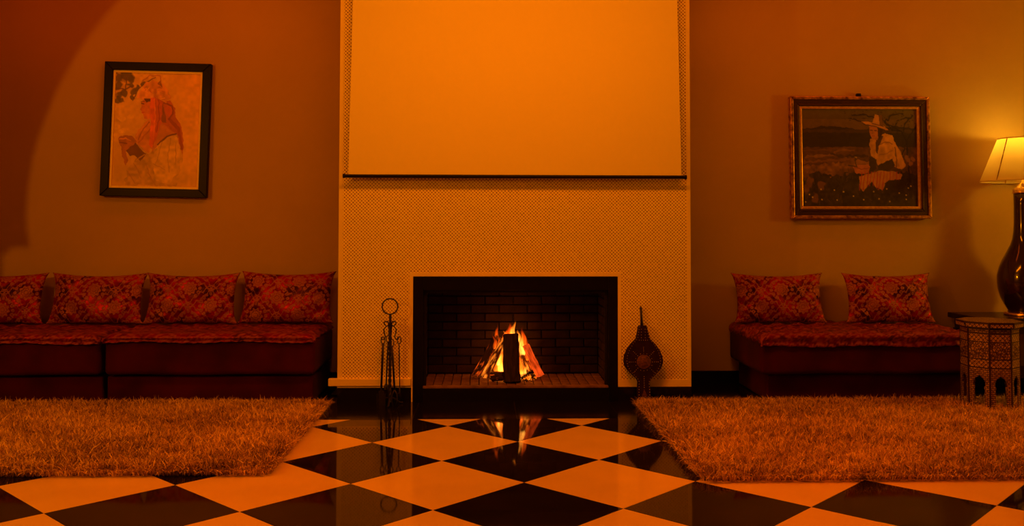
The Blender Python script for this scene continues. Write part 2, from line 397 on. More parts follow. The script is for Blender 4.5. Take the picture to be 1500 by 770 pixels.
sh = MB(); sh.box(IX0-.05, IX1+.05, IY1+.03, IY1+.05, 0, .9); sh.box(IX0-.05, IX0-.03, IY0+.04, IY1+.04, 0, .9); sh.box(IX1+.03, IX1+.05, IY0+.04, IY1+.04, 0, .9)
sh.box(IX0-.05, IX1+.05, IY0+.04, IY1+.05, .82, .84); sh.box(IX0-.05, IX1+.05, IY0+.04, IY1+.05, .02, IZ0-.035)
obj('mortar_shell', sh, M['soot'], fb)
def brick_mesh(w_, d_, h_, mt):
    return MB().rbox(-w_/2, w_/2, -d_/2, d_/2, -h_/2, h_/2, .004, 1).mesh('brick', mt)
bk = brick_mesh(.216, .04, .060, M['brick']); bh = brick_mesh(.104, .04, .060, M['brick'])
RH = .0672
for row in range(10):
    z = IZ0+.034+row*RH; x = IX0 + (.11 if row % 2 == 0 else 0)
    x0 = IX0
    while x0 < IX1-.03:
        wd = .2235
        if row % 2 and x0 == IX0: wd = .1118
        wd = min(wd, IX1-x0)
        me = bk if wd > .22 else (bh if .10 < wd < .12 else brick_mesh(wd-.007, .04, .060, M['brick']))
        obj('brick', me, None, fb, loc=(x0+wd/2, IY1+.02+random.uniform(-.003, .003), z)); x0 += wd
    for sx_, X in ((-1, IX0-.02), (1, IX1+.02)):
        y0 = IY0+.05
        while y0 < IY1-.02:
            wd = .1118 if (row % 2 and y0 == IY0+.05) else .2235
            wd = min(wd, IY1-y0)
            me = bk if wd > .22 else (bh if .10 < wd < .12 else brick_mesh(wd-.007, .04, .060, M['brick']))
            obj('brick', me, None, fb, loc=(X+random.uniform(-.002, .002), y0+wd/2, z), rot=(0, 0, PI/2)); y0 += wd
hb = brick_mesh(.062, .166, .03, M['hearth'])
for j in range(3):
    for i in range(20):
        obj('brick', hb, None, fb, loc=(IX0+.034+i*.0672, IY0+.125+j*.172, IZ0-.016+random.uniform(-.002, .001)))

def log(name, p0, p1, r0, r1, mt, label, seed, n=12, flat=1.0, group='logs on the fire'):
    p0 = Vector(p0); p1 = Vector(p1); L = (p1-p0).length; rg = random.Random(seed)
    K = 9; mb = MB(); V = []; rad = [rg.uniform(.85, 1.12) for _ in range(n)]
    bx, by = rg.uniform(-.1, .1)*r0, rg.uniform(-.1, .1)*r0
    for i in range(K+1):
        t = i/K; r = r0+(r1-r0)*t
        for j in range(n):
            a = 2*PI*j/n; rr = r*rad[j]*rg.uniform(.93, 1.07)
            V.append((bx*math.sin(t*5)+rr*math.cos(a), by*math.sin(t*4)+rr*math.sin(a)*flat, t*L+(rg.uniform(-.004, .004) if i in (0, K) else 0)))
    F = [(i*n+j, i*n+(j+1) % n, (i+1)*n+(j+1) % n, (i+1)*n+j) for i in range(K) for j in range(n)]
    F += [tuple(reversed(range(n))), tuple(K*n+j for j in range(n))]
    mb.v, mb.f = V, F
    o = obj(name, mb, mt); o.location = p0; o.rotation_euler = (p1-p0).to_track_quat('Z', 'Y').to_euler()
    return tag(o, label, 'log', group)
HZ = IZ0+.002
log('fire_log', (.222, 6.70, HZ), (.205, 6.78, .455), .066, .060, M['bark'], 'dark bark log standing upright in front of the flames', 1)
log('fire_log', (-.045, 6.86, HZ+.02), (.118, 6.92, .425), .042, .036, M['ember_dark'], 'dark smouldering log leaning inward, leftmost on the fire', 2)
log('fire_log', (.015, 6.79, HZ+.02), (.165, 6.88, .40), .030, .030, M['ember_hot'], 'thin burning log leaning between the leftmost log and the upright log', 3)
log('fire_log', (.432, 6.80, HZ+.03), (.330, 6.88, .36), .044, .038, M['ember_red'], 'glowing orange red split log leaning at the right of the fire', 4, flat=.6)
log('fire_log', (.345, 6.85, HZ+.05), (.262, 6.93, .38), .018, .018, M['ember_hot'], 'slender burning stick leaning just right of the upright log', 5)
log('fire_log', (.40, 6.93, HZ+.06), (.30, 6.97, .42), .034, .03, M['ember_dark'], 'charred log behind the glowing orange split log', 6)
log('fire_log', (.075, 6.76, HZ+.03), (.16, 6.70, HZ+.045), .038, .034, M['ember_dark'], 'short charred chunk lying at the left foot of the upright log', 7)
log('fire_log', (.29, 6.80, HZ+.018), (.40, 6.78, HZ+.03), .022, .02, M['coal'], 'small glowing chunk lying at the right foot of the upright log', 8)
cm = MB()
rg = random.Random(3)
for i in range(46):
    x = .22+rg.gauss(0, .085); y = 6.80+rg.uniform(-.09, .10); s = rg.uniform(.008, .02)
    ico = [(s, 0, 0), (-s, 0, 0), (0, s, 0), (0, -s, 0), (0, 0, s), (0, 0, -s)]
    A = Matrix.Rotation(rg.uniform(0, 6), 3, 'Z') @ Matrix.Rotation(rg.uniform(0, 6), 3, 'X')
    cm.add([tuple(A @ Vector(p)+Vector((x, y, HZ+s*.7))) for p in ico], [(0, 2, 4), (2, 1, 4), (1, 3, 4), (3, 0, 4), (2, 0, 5), (1, 2, 5), (3, 1, 5), (0, 3, 5)])
co = obj('glowing_embers', cm, M['coal']); co['kind'] = 'stuff'; tag(co, 'loose glowing embers on the hearth bricks under the logs', 'embers')
def flame_mb(h, w_, d_, bend, seed, base=.45):
    rg = random.Random(seed); n = 12; K = 12; V = []; ph = rg.uniform(0, 6)
    for i in range(K+1):
        t = i/K; r = (math.sin(PI*min(1, (t*(1-base)+base*.35)))**.9)*(1-t)**.75 if i < K else .001
        r = max(r, .012); dx = bend*t*t + .012*math.sin(ph+t*7)*t; dy = .006*math.sin(ph*2+t*5)
        for j in range(n):
            a = 2*PI*j/n; k = 1+.18*math.sin(3*a+ph+t*5)
            V.append((dx+r*k*w_*math.cos(a), dy+r*k*d_*math.sin(a), t*h))
    mb = MB(); mb.v = V
    mb.f = [(i*n+j, i*n+(j+1) % n, (i+1)*n+(j+1) % n, (i+1)*n+j) for i in range(K) for j in range(n)]+[tuple(reversed(range(n))), tuple(K*n+j for j in range(n))]
    return mb
fl = thing('fire_flames', 'bright yellow and orange flames rising around the logs in the fireplace', 'fire', (.22, 6.84, HZ))
for x, y, z, h, w_, bend, hot, seed in (
        (-.085, .00, .00, .21, .030, .02, 1, 1), (-.072, -.04, .0, .13, .022, .01, 1, 2), (.074, -.05, .0, .10, .018, .0, 1, 3), (-.10, .02, .10, .15, .022, .03, 1, 20),
        (.010, .03, .27, .155, .026, .010, 1, 4), (-.045, .04, .27, .085, .026, -.01, 1, 5), (.045, .05, .26, .10, .022, .015, 1, 6), (-.015, .05, .28, .07, .05, .0, 0, 21), (.0, .02, .30, .05, .035, .01, 1, 22),
        (.082, .05, .17, .17, .030, -.02, 1, 7), (.095, .05, .22, .16, .022, -.01, 0, 23), (-.105, .05, .24, .16, .020, -.012, 0, 8), (-.125, .02, .22, .10, .018, -.01, 0, 24), (-.12, .0, .06, .16, .028, .05, 0, 9),
        (.10, .0, .03, .07, .024, .0, 1, 10), (-.03, .08, .22, .18, .05, .02, 0, 11), (.12, .06, .13, .2, .022, -.03, 0, 12), (-.13, -.03, .01, .06, .026, 0, 1, 13), (-.14, -.04, .01, .04, .022, .01, 0, 25), (.13, -.04, .0, .04, .02, .01, 1, 26), (-.085, .09, .02, .28, .045, .02, 0, 14), (.07, .1, .02, .24, .04, 0, 0, 15)):
    obj('flame', flame_mb(h*1.08, w_*1.25, w_*.7, bend, seed), M['flame_hot' if hot else 'flame_soft'], fl, smooth=True, loc=(x, y, z))

# ------------------------------------------------------------ projection screen
ps = thing('projection_screen', 'wide pull-down projection screen with a black bottom bar hanging over the chimney breast', 'screen', (.235, 6.46, 1.62))
V = []; F = []; nu, nv = 24, 20
for j in range(nv+1):
    t = j/nv; z = .012+t*1.50; e = .026*t - .012*math.sin(PI*t)*0
    for i in range(nu+1):
        s = i/nu*2-1; x = s*(1.1985-(.024*min(1, t*1.18)))
        V.append((x, .0015*math.sin(s*9)*(1-t), z))
for j in range(nv):
    for i in range(nu): a = j*(nu+1)+i; F.append((a, a+1, a+nu+2, a+nu+1))
mb = MB(); mb.v, mb.f = V, F
o = obj('screen_fabric', mb, M['screen'], ps); so = o.modifiers.new('thick', 'SOLIDIFY'); so.thickness = .0015
obj('bottom_bar', MB().tube([(-1.222, 0, 0), (1.222, 0, 0)], .0125, 12), M['black_frame'], ps, smooth=False)
obj('end_cap', MB().tube([(-1.236, 0, 0), (-1.222, 0, 0)], .0155, 12), M['black_metal'], ps)
obj('end_cap', MB().tube([(1.222, 0, 0), (1.236, 0, 0)], .0155, 12), M['black_metal'], ps)
obj('housing', MB().rbox(-1.3, 1.3, -.05, .06, 1.50, 1.61, .01), M['plaster'], ps)

# ------------------------------------------------------------ brocade motif
def motif(u, v):
    """damask in metres: medallions in a half-drop ogee lattice of scrolls, .33 wide x .27 high"""
    Wc, Hc = .33, .27
    def cell(uu, vv):
        X = (uu/Wc-np.floor(uu/Wc)-.5)*Wc; Y = (vv/Hc-np.floor(vv/Hc)-.5)*Hc
        r = np.hypot(X, Y); th = np.arctan2(Y, X); m_ = np.zeros_like(X)
        R = .052*(1+.13*np.cos(9*th+PI/2))
        med = (r < R).astype(float)
        med *= 1-.75*((np.abs(r-.034-.004*np.cos(9*th)) < .0026) | ((r > .014) & (r < .018)))
        m_ = np.maximum(m_, med)
        for sg in (-1, 1):
            for lx, ly, rr in ((.074, .030, .014), (.080, -.004, .012), (.070, -.036, .014), (.052, .058, .013), (.030, .078, .011), (.046, -.062, .012)):
                d_ = np.hypot(X-sg*lx, Y-ly); m_ = np.maximum(m_, (np.abs(d_-rr*.72) < .0042).astype(float)); m_ = np.maximum(m_, (d_ < .0035).astype(float))
            t = np.abs(X)/.165; yy = .115*(1-t)**1.4+.008*np.sin(t*22)
            m_ = np.maximum(m_, ((np.abs(np.abs(Y)-yy) < .0045) & (r > .075)).astype(float))
            m_ = np.maximum(m_, ((np.abs(np.abs(Y)-yy-.012*np.sin(t*30)) < .003) & (r > .085)).astype(float)*.8)
        for k in range(4):
            d_ = np.hypot(X, Y-.088-.012*k); m_ = np.maximum(m_, (d_ < .011-.002*k).astype(float)*((d_ > .004) | (k > 2)))
        return m_
    return np.maximum(cell(u, v), cell(u+Wc/2, v+Hc/2))

def cushion_mesh(W, H, T, seed, uo, vo):
    rg = np.random.default_rng(seed); nu, nv = 170, 96
    s = np.linspace(-1, 1, nu+1); t = np.linspace(-1, 1, nv+1); S, Tt = np.meshgrid(s, t)
    k = rg.uniform(-.01, .01, 6)
    X = S*W/2*(1-.075*(1-Tt**2)**1.0*np.abs(S)**3); Z = Tt*H/2*(1-np.where(Tt > 0, .15, .035)*(1-S**2)*np.abs(Tt)**3)
    X += .012*np.sign(S)*(np.abs(S)**8)*(np.abs(Tt)**8)
    th = ((1-np.abs(S)**3.2)*(1-np.abs(Tt)**2.6)).clip(0)**.62
    wr = (.010*np.sin(7*S+k[0]*300)*np.sin(5*Tt+k[1]*300)+.006*np.sin(15*S*Tt+k[2]*300)+.006*np.cos(18*(S-Tt)+k[3]*200)*np.abs(S)**2)*th
    Y = -T*(.5*th)+wr*1.1; Yb = T*.34*th
    A = np.stack([X, Y, Z], -1).reshape(-1, 3); B = np.stack([X, Yb, Z], -1).reshape(-1, 3)
    n1 = nu+1; idx = np.arange((nv+1)*n1).reshape(nv+1, n1)
    q = np.stack([idx[:-1, :-1], idx[:-1, 1:], idx[1:, 1:], idx[1:, :-1]], -1).reshape(-1, 4)
    interior = np.ones((nv+1, n1), bool); interior[0] = interior[-1] = False; interior[:, 0] = interior[:, -1] = False
    mapb = idx.copy(); ni = interior.sum(); mapb[interior] = len(A)+np.arange(ni)
    Bv = B.reshape(nv+1, n1, 3)[interior]
    q2 = np.stack([mapb[:-1, :-1], mapb[1:, :-1], mapb[1:, 1:], mapb[:-1, 1:]], -1).reshape(-1, 4)
    me = bpy.data.meshes.new('cushion'); me.from_pydata(np.concatenate([A, Bv]).tolist(), [], np.concatenate([q, q2]).tolist())
    mk = motif(S*W/2+uo, Tt*H/2+vo); full_m = np.concatenate([mk.ravel(), mk[interior]])
    c = np.stack([full_m]*3+[np.ones_like(full_m)], -1); point_color(me, 'motif', c)
    me.materials.append(M['brocade']); me.shade_smooth(); return me

def topper_mesh(W, D, zt, drop, seed):
    """quilted brocade topper: x 0..W, y 0..D (front at 0), top at zt, its front and ends hang by drop"""
    nx, ny = int(W/.013), 52
    u = np.linspace(0, W, nx+1); prof = []
    r = .034
    for a in np.linspace(0, 1, 5)[:-1]: prof.append((.006+.010*math.sin(a*3), zt-drop+(drop-r)*a))
    for a in np.linspace(0, PI/2, 7): prof.append((r-r*math.cos(a), zt-r+r*math.sin(a)))
    for y in np.linspace(r, D, ny-len(prof)+2)[1:]: prof.append((y, zt))
    prof = np.array(prof); n2 = len(prof)
    dist = np.concatenate([[0], np.cumsum(np.hypot(*(prof[1:]-prof[:-1]).T))])
    U, I = np.meshgrid(u, np.arange(n2)); Y = prof[I, 0]; Z = prof[I, 1].copy(); Dd = dist[I]
    tuft = .007*np.sin(U*2*PI/.16+seed)*np.sin(Dd*2*PI/.2)+.004*np.sin(U*37+3*np.sin(Dd*11))
    top = np.clip((Y-.01)/.05, 0, 1)
    Z += tuft*top; Y = Y - np.abs(np.sin(U*2*PI/.31+seed))*.007*(1-top) - tuft*(1-top)*.8
    Z -= (1-top)*(.005*np.abs(np.sin(U*2*PI/.155+seed*.7))+.006*np.sin(U*9+seed))*(Dd < drop*.6)
    e = np.minimum(U, W-U); Z -= .030*np.exp(-(e/.022)**1.3)*(Z > zt-drop+.03); Xx = U.copy()
    A = np.stack([Xx, Y, Z], -1).reshape(-1, 3); n1 = nx+1
    idx = np.arange(n2*n1).reshape(n2, n1)
    q = np.stack([idx[:-1, :-1], idx[:-1, 1:], idx[1:, 1:], idx[1:, :-1]], -1).reshape(-1, 4)
    me = bpy.data.meshes.new('topper'); 
    # ends: hang a skirt at both sides
    V = A.tolist(); Fq = q.tolist(); mk = motif(U*1.15, Dd*1.5+.1).ravel().tolist()
    for side, ci in ((-1, 0), (1, nx)):
        prev = [int(i) for i in idx[:, ci]]
        for stp in range(1, 5):
            cur = []
            for j, i0 in enumerate(idx[:, ci]):
                x, y, z = A[i0]; zz = max(zt-drop, z-(drop-.03)*stp/4)
                V.append([x+side*(.008*math.sin(stp/4*PI)+.004*math.sin(y*40)), y, min(z, zz)]); cur.append(len(V)-1); mk.append(float(motif(np.array([y]), np.array([stp*.02]))[0]))
            for j in range(n2-1):
                Fq.append([prev[j], prev[j+1], cur[j+1], cur[j]] if side < 0 else [prev[j+1], prev[j], cur[j], cur[j+1]])
            prev = cur
    me.from_pydata(V, [], Fq); mk = np.array(mk); point_color(me, 'motif', np.stack([mk]*3+[np.ones_like(mk)], -1))
    me.materials.append(M['cover']); me.shade_smooth(); return me

def soft_box(x0, x1, y0, y1, z0, z1, r, seed, amp=.004):
    mb = MB().rbox(x0, x1, y0, y1, z0, z1, r, 4)
    bm = bmesh.new(); me = mb.mesh('tmp', None); bm.from_mesh(me)
    bmesh.ops.subdivide_edges(bm, edges=[e for e in bm.edges if e.calc_length() > .15], cuts=14, use_grid_fill=True)
    bm.verts.index_update(); out = MB()
    for v in bm.verts:
        x, y, z = v.co; out.v.append((x, y+amp*math.sin(x*5+seed)*math.cos(z*9), z+amp*.7*math.sin(x*7+seed*2)))
    out.f = [tuple(v.index for v in f.verts) for f in bm.faces]; bm.free(); return out

def sofa(label, x0, x1, yb, ym, drop, zt, seed, base_in0=0, base_in1=0, group='low banquette seats'):
    t = thing('banquette', label, 'sofa', (x0, ym, 0), group=group)
    W = x1-x0; D = YB-.03-ym
    obj('base', soft_box(base_in0, W-base_in1, yb-ym, D, 0, .195, .014, seed, .002), M['velvet'], t, smooth=True)
    obj('mattress', soft_box(0, W, 0, D, .206, zt-.035, .035, seed+1), M['velvet'], t, smooth=True)
    o = obj('topper', topper_mesh(W-.01, D-.01+.035, zt, drop, seed), None, t, loc=(.005, -.028, 0))
    so = o.modifiers.new('thick', 'SOLIDIFY'); so.thickness = .006; so.offset = -1
    return t
sofa('low crimson velvet banquette with brocade topper, at the far left of the room', -4.35, -2.695, 6.53, 6.47, .062, .500, 1, group=None)
sofa('low crimson velvet banquette with brocade topper, just left of the fireplace', -2.665, -1.192, 6.53, 6.47, .055, .503, 2.3, base_in1=.02, group=None)
sofa('low crimson velvet banquette with brocade topper under the gold framed painting', 1.99, 3.60, 6.52, 6.42, .088, .502, 4.1, base_in0=.075, base_in1=.05, group=None)

cm_ = [cushion_mesh(.725, .40, .16, 1, .165, .085), cushion_mesh(.70, .40, .16, 2, .09, -.03), cushion_mesh(.725, .41, .16, 3, .06, .02), cushion_mesh(.70, .40, .16, 4, .165, .07)]
for cx, W_, me, lab, rz, zz in (
        (-3.745, 1, cm_[1], 'crimson brocade cushion at the left edge of the picture, cut by the frame', .03, .0),
        (-2.985, 1, cm_[0], 'crimson brocade cushion second from the left, on the far left banquette', -.02, .0),
        (-2.262, 1, cm_[3], 'crimson brocade cushion third from the left, below right of the black framed portrait', .02, .0),
        (-1.525, 1, cm_[2], 'crimson brocade cushion nearest the fireplace on the left banquette', -.05, .008),
        (2.352, 1, cm_[0], 'crimson brocade cushion nearer the fireplace on the right banquette', .02, .0),
        (3.235, 1, cm_[3], 'crimson brocade cushion nearer the lamp on the right banquette', .0, .0)):
    c = obj('brocade_cushion', me, None); c.location = (cx, 7.112, .703+zz); c.rotation_euler = (-math.atan2(.10, .40), 0, rz)
    tag(c, lab, 'cushion', 'crimson brocade cushions')

# ------------------------------------------------------------ shag rugs
def rug(x0, x1, y0, y1, label, seed, count):
    t = thing('shag_rug', label, 'rug', ((x0+x1)/2, (y0+y1)/2, 0), group=None)
    hx, hy = (x1-x0)/2, (y1-y0)/2
    obj('backing', MB().rbox(-hx+.045, hx-.045, -hy+.05, hy-.045, .001, .016, .004, 1), M['rug_back'], t)
    r = np.random.default_rng(seed)
    px = r.uniform(-hx+.01, hx-.01, count); py = r.uniform(-hy+.01, hy-.01, count)
    cr_ = .07; qx = np.maximum(np.abs(px)-(hx-cr_), 0); qy = np.maximum(np.abs(py)-(hy-cr_), 0)
    keep = np.hypot(qx, qy) < cr_; px, py = px[keep], py[keep]; n = len(px)
    L = r.uniform(.045, .080, n); az = r.uniform(0, 2*PI, n)
    ed = np.minimum(hx-np.abs(px), hy-np.abs(py)); out_a = np.arctan2(np.where(hy-np.abs(py) < hx-np.abs(px), np.sign(py), 0), np.where(hy-np.abs(py) < hx-np.abs(px), 0, np.sign(px)))
    near = ed < .05; az[near] = out_a[near]+r.normal(0, .7, near.sum())
    clump = .25*np.sin(px*23+np.sin(py*17)*2)+.25*np.sin(py*29+np.sin(px*13)*2)
    lean = np.clip(r.normal(1.0, .36, n)+clump*.4, .1, 1.5); lean[near] = r.uniform(.8, 1.45, near.sum())
    wd = r.uniform(.0013, .0028, n); base = np.stack([px, py, np.where(np.minimum(hx-np.abs(px), hy-np.abs(py)) < .05, .006, .014)], -1)
    d = np.stack([np.cos(az), np.sin(az), np.zeros(n)], -1); tw = az+r.uniform(-1.2, 1.2, n)+PI/2; side = np.stack([np.cos(tw), np.sin(tw), np.zeros(n)], -1)*wd[:, None]
    up = np.array([0, 0, 1.])
    h1 = L*.5; l1 = lean*.45; p1 = base+d*(np.sin(l1)*h1)[:, None]+up*(np.cos(l1)*h1)[:, None]
    d2 = np.stack([np.cos(az+r.normal(0, .9, n)), np.sin(az+r.normal(0, .9, n)), np.zeros(n)], -1); p2 = p1+d2*(np.sin(lean*1.35)*L*.5)[:, None]+up*(np.cos(lean*1.35)*L*.5)[:, None]; p2[:, 2] = np.maximum(p2[:, 2], .008)
    V = np.stack([base-side, base+side, p1-side*1.1, p1+side*1.1, p2], 1).reshape(-1, 3)
    b0 = (np.arange(n)*5)[:, None]
    quads = b0+np.array([0, 1, 3, 2]); tris = b0+np.array([2, 3, 4])
    me = bpy.data.meshes.new('pile'); me.vertices.add(n*5); me.vertices.foreach_set('co', V.astype(np.float32).ravel())
    loops = np.concatenate([quads.ravel(), tris.ravel()]); me.loops.add(len(loops)); me.loops.foreach_set('vertex_index', loops.astype(np.int32))
    ls = np.concatenate([np.arange(n)*4, 4*n+np.arange(n)*3]); me.polygons.add(2*n); me.polygons.foreach_set('loop_start', ls.astype(np.int32))
    me.update(calc_edges=True); me.validate()
    tone = np.clip(r.normal(.5, .28, n)+clump*.22+.16*np.sin(px*4.3+1.7*np.sin(py*3.1))*np.sin(py*5.2+1.3*np.sin(px*2.7)), 0, 1); tv = np.repeat(tone, 5).reshape(n, 5); tv[:, 4] += .12
    tv = tv.clip(0, 1).ravel(); point_color(me, 'tone', np.stack([tv]*3+[np.ones_like(tv)], -1)); me.materials.append(M['yarn'])
    o = obj('pile', me, None, t); o['kind'] = 'stuff'
rug(-4.35, -1.06, 4.60, 6.44, 'beige shag rug with long pile in front of the left banquettes', 5, 120000)
rug(1.07, 4.55, 4.43, 6.42, 'beige shag rug with long pile in front of the right banquette', 6, 132000)

# ------------------------------------------------------------ paintings
def vnoise(h, w_, cells, seed):
    r = np.random.default_rng(seed); gh, gw = cells, max(2, int(cells*w_/h)); g = r.uniform(-1, 1, (gh+2, gw+2))
    y = np.linspace(0, gh, h); x = np.linspace(0, gw, w_); yi = y.astype(int); xi = x.astype(int)
    fy = (y-yi)[:, None]; fx = (x-xi)[None]; fy = fy*fy*(3-2*fy); fx = fx*fx*(3-2*fx)
    a = g[np.ix_(yi, xi)]; b_ = g[np.ix_(yi, xi+1)]; c = g[np.ix_(yi+1, xi)]; d_ = g[np.ix_(yi+1, xi+1)]
    return (a*(1-fx)+b_*fx)*(1-fy)+(c*(1-fx)+d_*fx)*fy
class Canvas:
    def __init__(s, x0, y0, x1, y1, nx, ny, base):
        s.X, s.Y = np.meshgrid(np.linspace(x0, x1, nx), np.linspace(y0, y1, ny)); s.nx, s.ny = nx, ny; s.gam, s.gain = 1, 1
        s.img = np.ones((ny, nx, 3))*np.array(base); s.k = 0
    def warp(s, amp):
        s.k += 1; return s.X+amp*vnoise(s.ny, s.nx, 34, s.k*7), s.Y+amp*vnoise(s.ny, s.nx, 34, s.k*7+3)
    def put(s, m_, c, a=1., var=.12):
        s.k += 1; col = np.array(c)*(1+var*vnoise(s.ny, s.nx, 40, s.k*11+5)[..., None])*(1+var*.8*vnoise(s.ny, s.nx, 14, s.k*13+1)[..., None])
        m_ = (m_*a)[..., None]; s.img = s.img*(1-m_)+col*m_
    def poly(s, pts, c, a=1., amp=4, var=.12):
        X, Y = s.warp(amp); ins = np.zeros_like(X, bool); n = len(pts)
        for i in range(n):
            (x1, y1), (x2, y2) = pts[i], pts[(i+1) % n]
            if y1 == y2: continue
            cr = ((y1 > Y) != (y2 > Y)) & (X < (x2-x1)*(Y-y1)/(y2-y1)+x1); ins ^= cr
        s.put(ins.astype(float), c, a, var)
    def line(s, pts, wd, c, a=1., amp=3):
        X, Y = s.warp(amp); m_ = np.zeros_like(X)
        for (x1, y1), (x2, y2) in zip(pts[:-1], pts[1:]):
            dx, dy = x2-x1, y2-y1; t = (((X-x1)*dx+(Y-y1)*dy)/(dx*dx+dy*dy)).clip(0, 1); d_ = np.hypot(X-x1-t*dx, Y-y1-t*dy); m_ = np.maximum(m_, ((wd-d_)/1.5+.5).clip(0, 1))
        s.put(m_, c, a)
    def blob(s, x, y, rx, ry, c, a=1., amp=5, soft=.3):
        X, Y = s.warp(amp); d_ = np.hypot((X-x)/rx, (Y-y)/ry); s.put(((1-d_)/soft).clip(0, 1), c, a)
    def mesh(s, W, H, m_):
        xs_ = np.linspace(-W/2, W/2, s.nx); zs_ = np.linspace(H/2, -H/2, s.ny); X, Z = np.meshgrid(xs_, zs_)
        V = np.stack([X, np.zeros_like(X), Z], -1).reshape(-1, 3); idx = np.arange(s.nx*s.ny).reshape(s.ny, s.nx)
        q = np.stack([idx[:-1, :-1], idx[1:, :-1], idx[1:, 1:], idx[:-1, 1:]], -1).reshape(-1, 4)
        me = bpy.data.meshes.new('canvas'); me.from_pydata(V.tolist(), [], q.tolist()); c = (s.img.clip(0, 1)**s.gam*s.gain).clip(0, 1).reshape(-1, 3)
        point_color(me, 'paint', np.concatenate([c, np.ones((len(c), 1))], 1)); me.materials.append(m_); return me

def portrait():
    C = Canvas(150, 98, 586, 675, 200, 264, (.66, .50, .30)); C.gam, C.gain = 1.5, 1.25
    C.put(np.clip(.5+.7*vnoise(264, 200, 6, 91), 0, 1), (.74, .58, .36)); C.put(((C.X-430)/160).clip(0, .6), (.78, .55, .28))
    C.put((C.Y > 520)*((C.Y-520)/220).clip(0, .5), (.62, .50, .34))
    for x, y, r in ((170, 125, 30), (205, 115, 38), (235, 125, 24), (165, 165, 26), (170, 215, 22), (195, 205, 20), (165, 240, 20), (225, 160, 16), (245, 195, 20), (240, 225, 16), (265, 175, 18), (180, 240, 18), (285, 150, 16)):
        C.blob(x, y, r, r*.9, (.20, .17, .09), .85, 10)
    for p in (((150, 180), (200, 185), (240, 165)), ((205, 130), (200, 190)), ((240, 240), (262, 190), (300, 150), (350, 120))): C.line(p, 3, (.22, .13, .08), .8)
    for x, y in ((190, 335), (235, 325), (165, 375), (195, 395)): C.blob(x, y, 22, 14, (.82, .66, .42), .6)
    # veil behind, turban
    C.poly([(385, 235), (432, 240), (462, 278), (458, 318), (488, 350), (512, 470), (500, 515), (470, 412), (420, 372), (385, 345)], (.50, .17, .08), .85)
    C.blob(430, 285, 26, 34, (.62, .22, .12), .8); C.line([(400, 250), (440, 262), (450, 300), (430, 330)], 4, (.32, .12, .07), .8)
    C.poly([(262, 225), (280, 180), (300, 150), (340, 135), (385, 150), (425, 190), (436, 235), (400, 245), (345, 228), (300, 232)], (.72, .44, .28), .9, 7, .25)
    for k in range(26):
        a = random.uniform(0, 6.3); x = 350+60*random.uniform(-1, 1); y = 195+30*random.uniform(-1, 1); C.line([(x, y), (x+14*math.cos(a), y+10*math.sin(a))], 2, random.choice([(.55, .26, .14), (.85, .62, .42), (.62, .34, .2)]), .7)
    C.line([(290, 140), (320, 112), (375, 110), (385, 165)], 3, (.50, .26, .14), .7); C.poly([(362, 150), (378, 132), (392, 172)], (.30, .16, .10), .7)
    # face in profile
    C.poly([(335, 228), (296, 233), (283, 250), (287, 268), (279, 286), (288, 294), (290, 306), (298, 312), (302, 330), (322, 334), (345, 330), (350, 240)], (.66, .33, .18), 1, 2)
    C.poly([(298, 230), (332, 228), (330, 243), (310, 248)], (.16, .08, .05), .9, 2); C.line([(286, 255), (298, 257)], 2.5, (.14, .07, .05), .9, 1); C.line([(284, 246), (300, 244)], 1.8, (.2, .1, .06), .8, 1)
    C.line([(290, 300), (302, 299)], 2.2, (.5, .12, .08), .9, 1); C.blob(312, 290, 12, 16, (.72, .38, .22), .6)
    # neck, folds of the scarf
    C.poly([(322, 332), (292, 368), (262, 410), (258, 445), (285, 475), (330, 505), (360, 470), (350, 340)], (.64, .36, .20), .9)
    C.line([(330, 350), (290, 400), (275, 440)], 3, (.42, .18, .10), .8); C.line([(345, 370), (305, 420), (280, 455)], 3, (.48, .2, .12), .8); C.line([(300, 360), (268, 420)], 2.5, (.74, .5, .3), .8)
    # dress and sleeve
    C.poly([(258, 440), (330, 505), (372, 480), (420, 400), (470, 410), (505, 520), (475, 672), (212, 672), (228, 590), (280, 530)], (.58, .44, .28), .85, 8, .2)
    C.poly([(372, 482), (400, 425), (450, 408), (482, 430), (500, 520), (482, 600), (440, 662), (372, 640), (348, 540)], (.70, .55, .36), .9, 5, .15)
    for p in (((400, 440), (380, 520), (370, 560)), ((440, 430), (430, 520), (440, 600)), ((470, 450), (470, 560)), ((360, 560), (420, 590))): C.line(p, 2.5, (.48, .33, .2), .55)
    C.poly([(385, 340), (425, 370), (470, 408), (430, 420), (378, 462), (350, 500), (345, 430)], (.55, .26, .15), .75)
    C.line([(375, 462), (420, 418), (468, 404)], 4, (.20, .09, .06), .85); C.line([(430, 330), (480, 380), (500, 480)], 8, (.36, .10, .06), .6)
    # red scarf
    C.poly([(330, 226), (352, 222), (360, 300), (366, 380), (352, 478), (332, 462), (338, 360), (330, 300)], (.74, .26, .13), 1, 3)
    C.poly([(352, 222), (388, 236), (396, 330), (372, 420), (352, 475), (362, 360)], (.58, .21, .11), .95, 3)
    C.line([(352, 232), (358, 320), (354, 420)], 3, (.84, .38, .2), .7); C.line([(372, 235), (380, 320), (366, 400)], 3, (.42, .10, .05), .7)
    C.poly([(390, 250), (410, 300), (416, 350), (392, 350)], (.30, .16, .1), .7)
    # hands, cuffs
    C.poly([(175, 432), (205, 415), (245, 425), (270, 450), (262, 480), (215, 492), (185, 468)], (.50, .26, .15), .95, 4); C.line([(180, 440), (215, 430), (240, 445)], 3, (.72, .44, .26), .8)
    C.line([(185, 455), (220, 460)], 3, (.28, .12, .08), .8)
    C.poly([(215, 495), (262, 455), (318, 510), (290, 548), (262, 520), (235, 520)], (.26, .12, .08), .95, 4); C.line([(270, 540), (312, 512)], 3, (.66, .5, .32), .8)
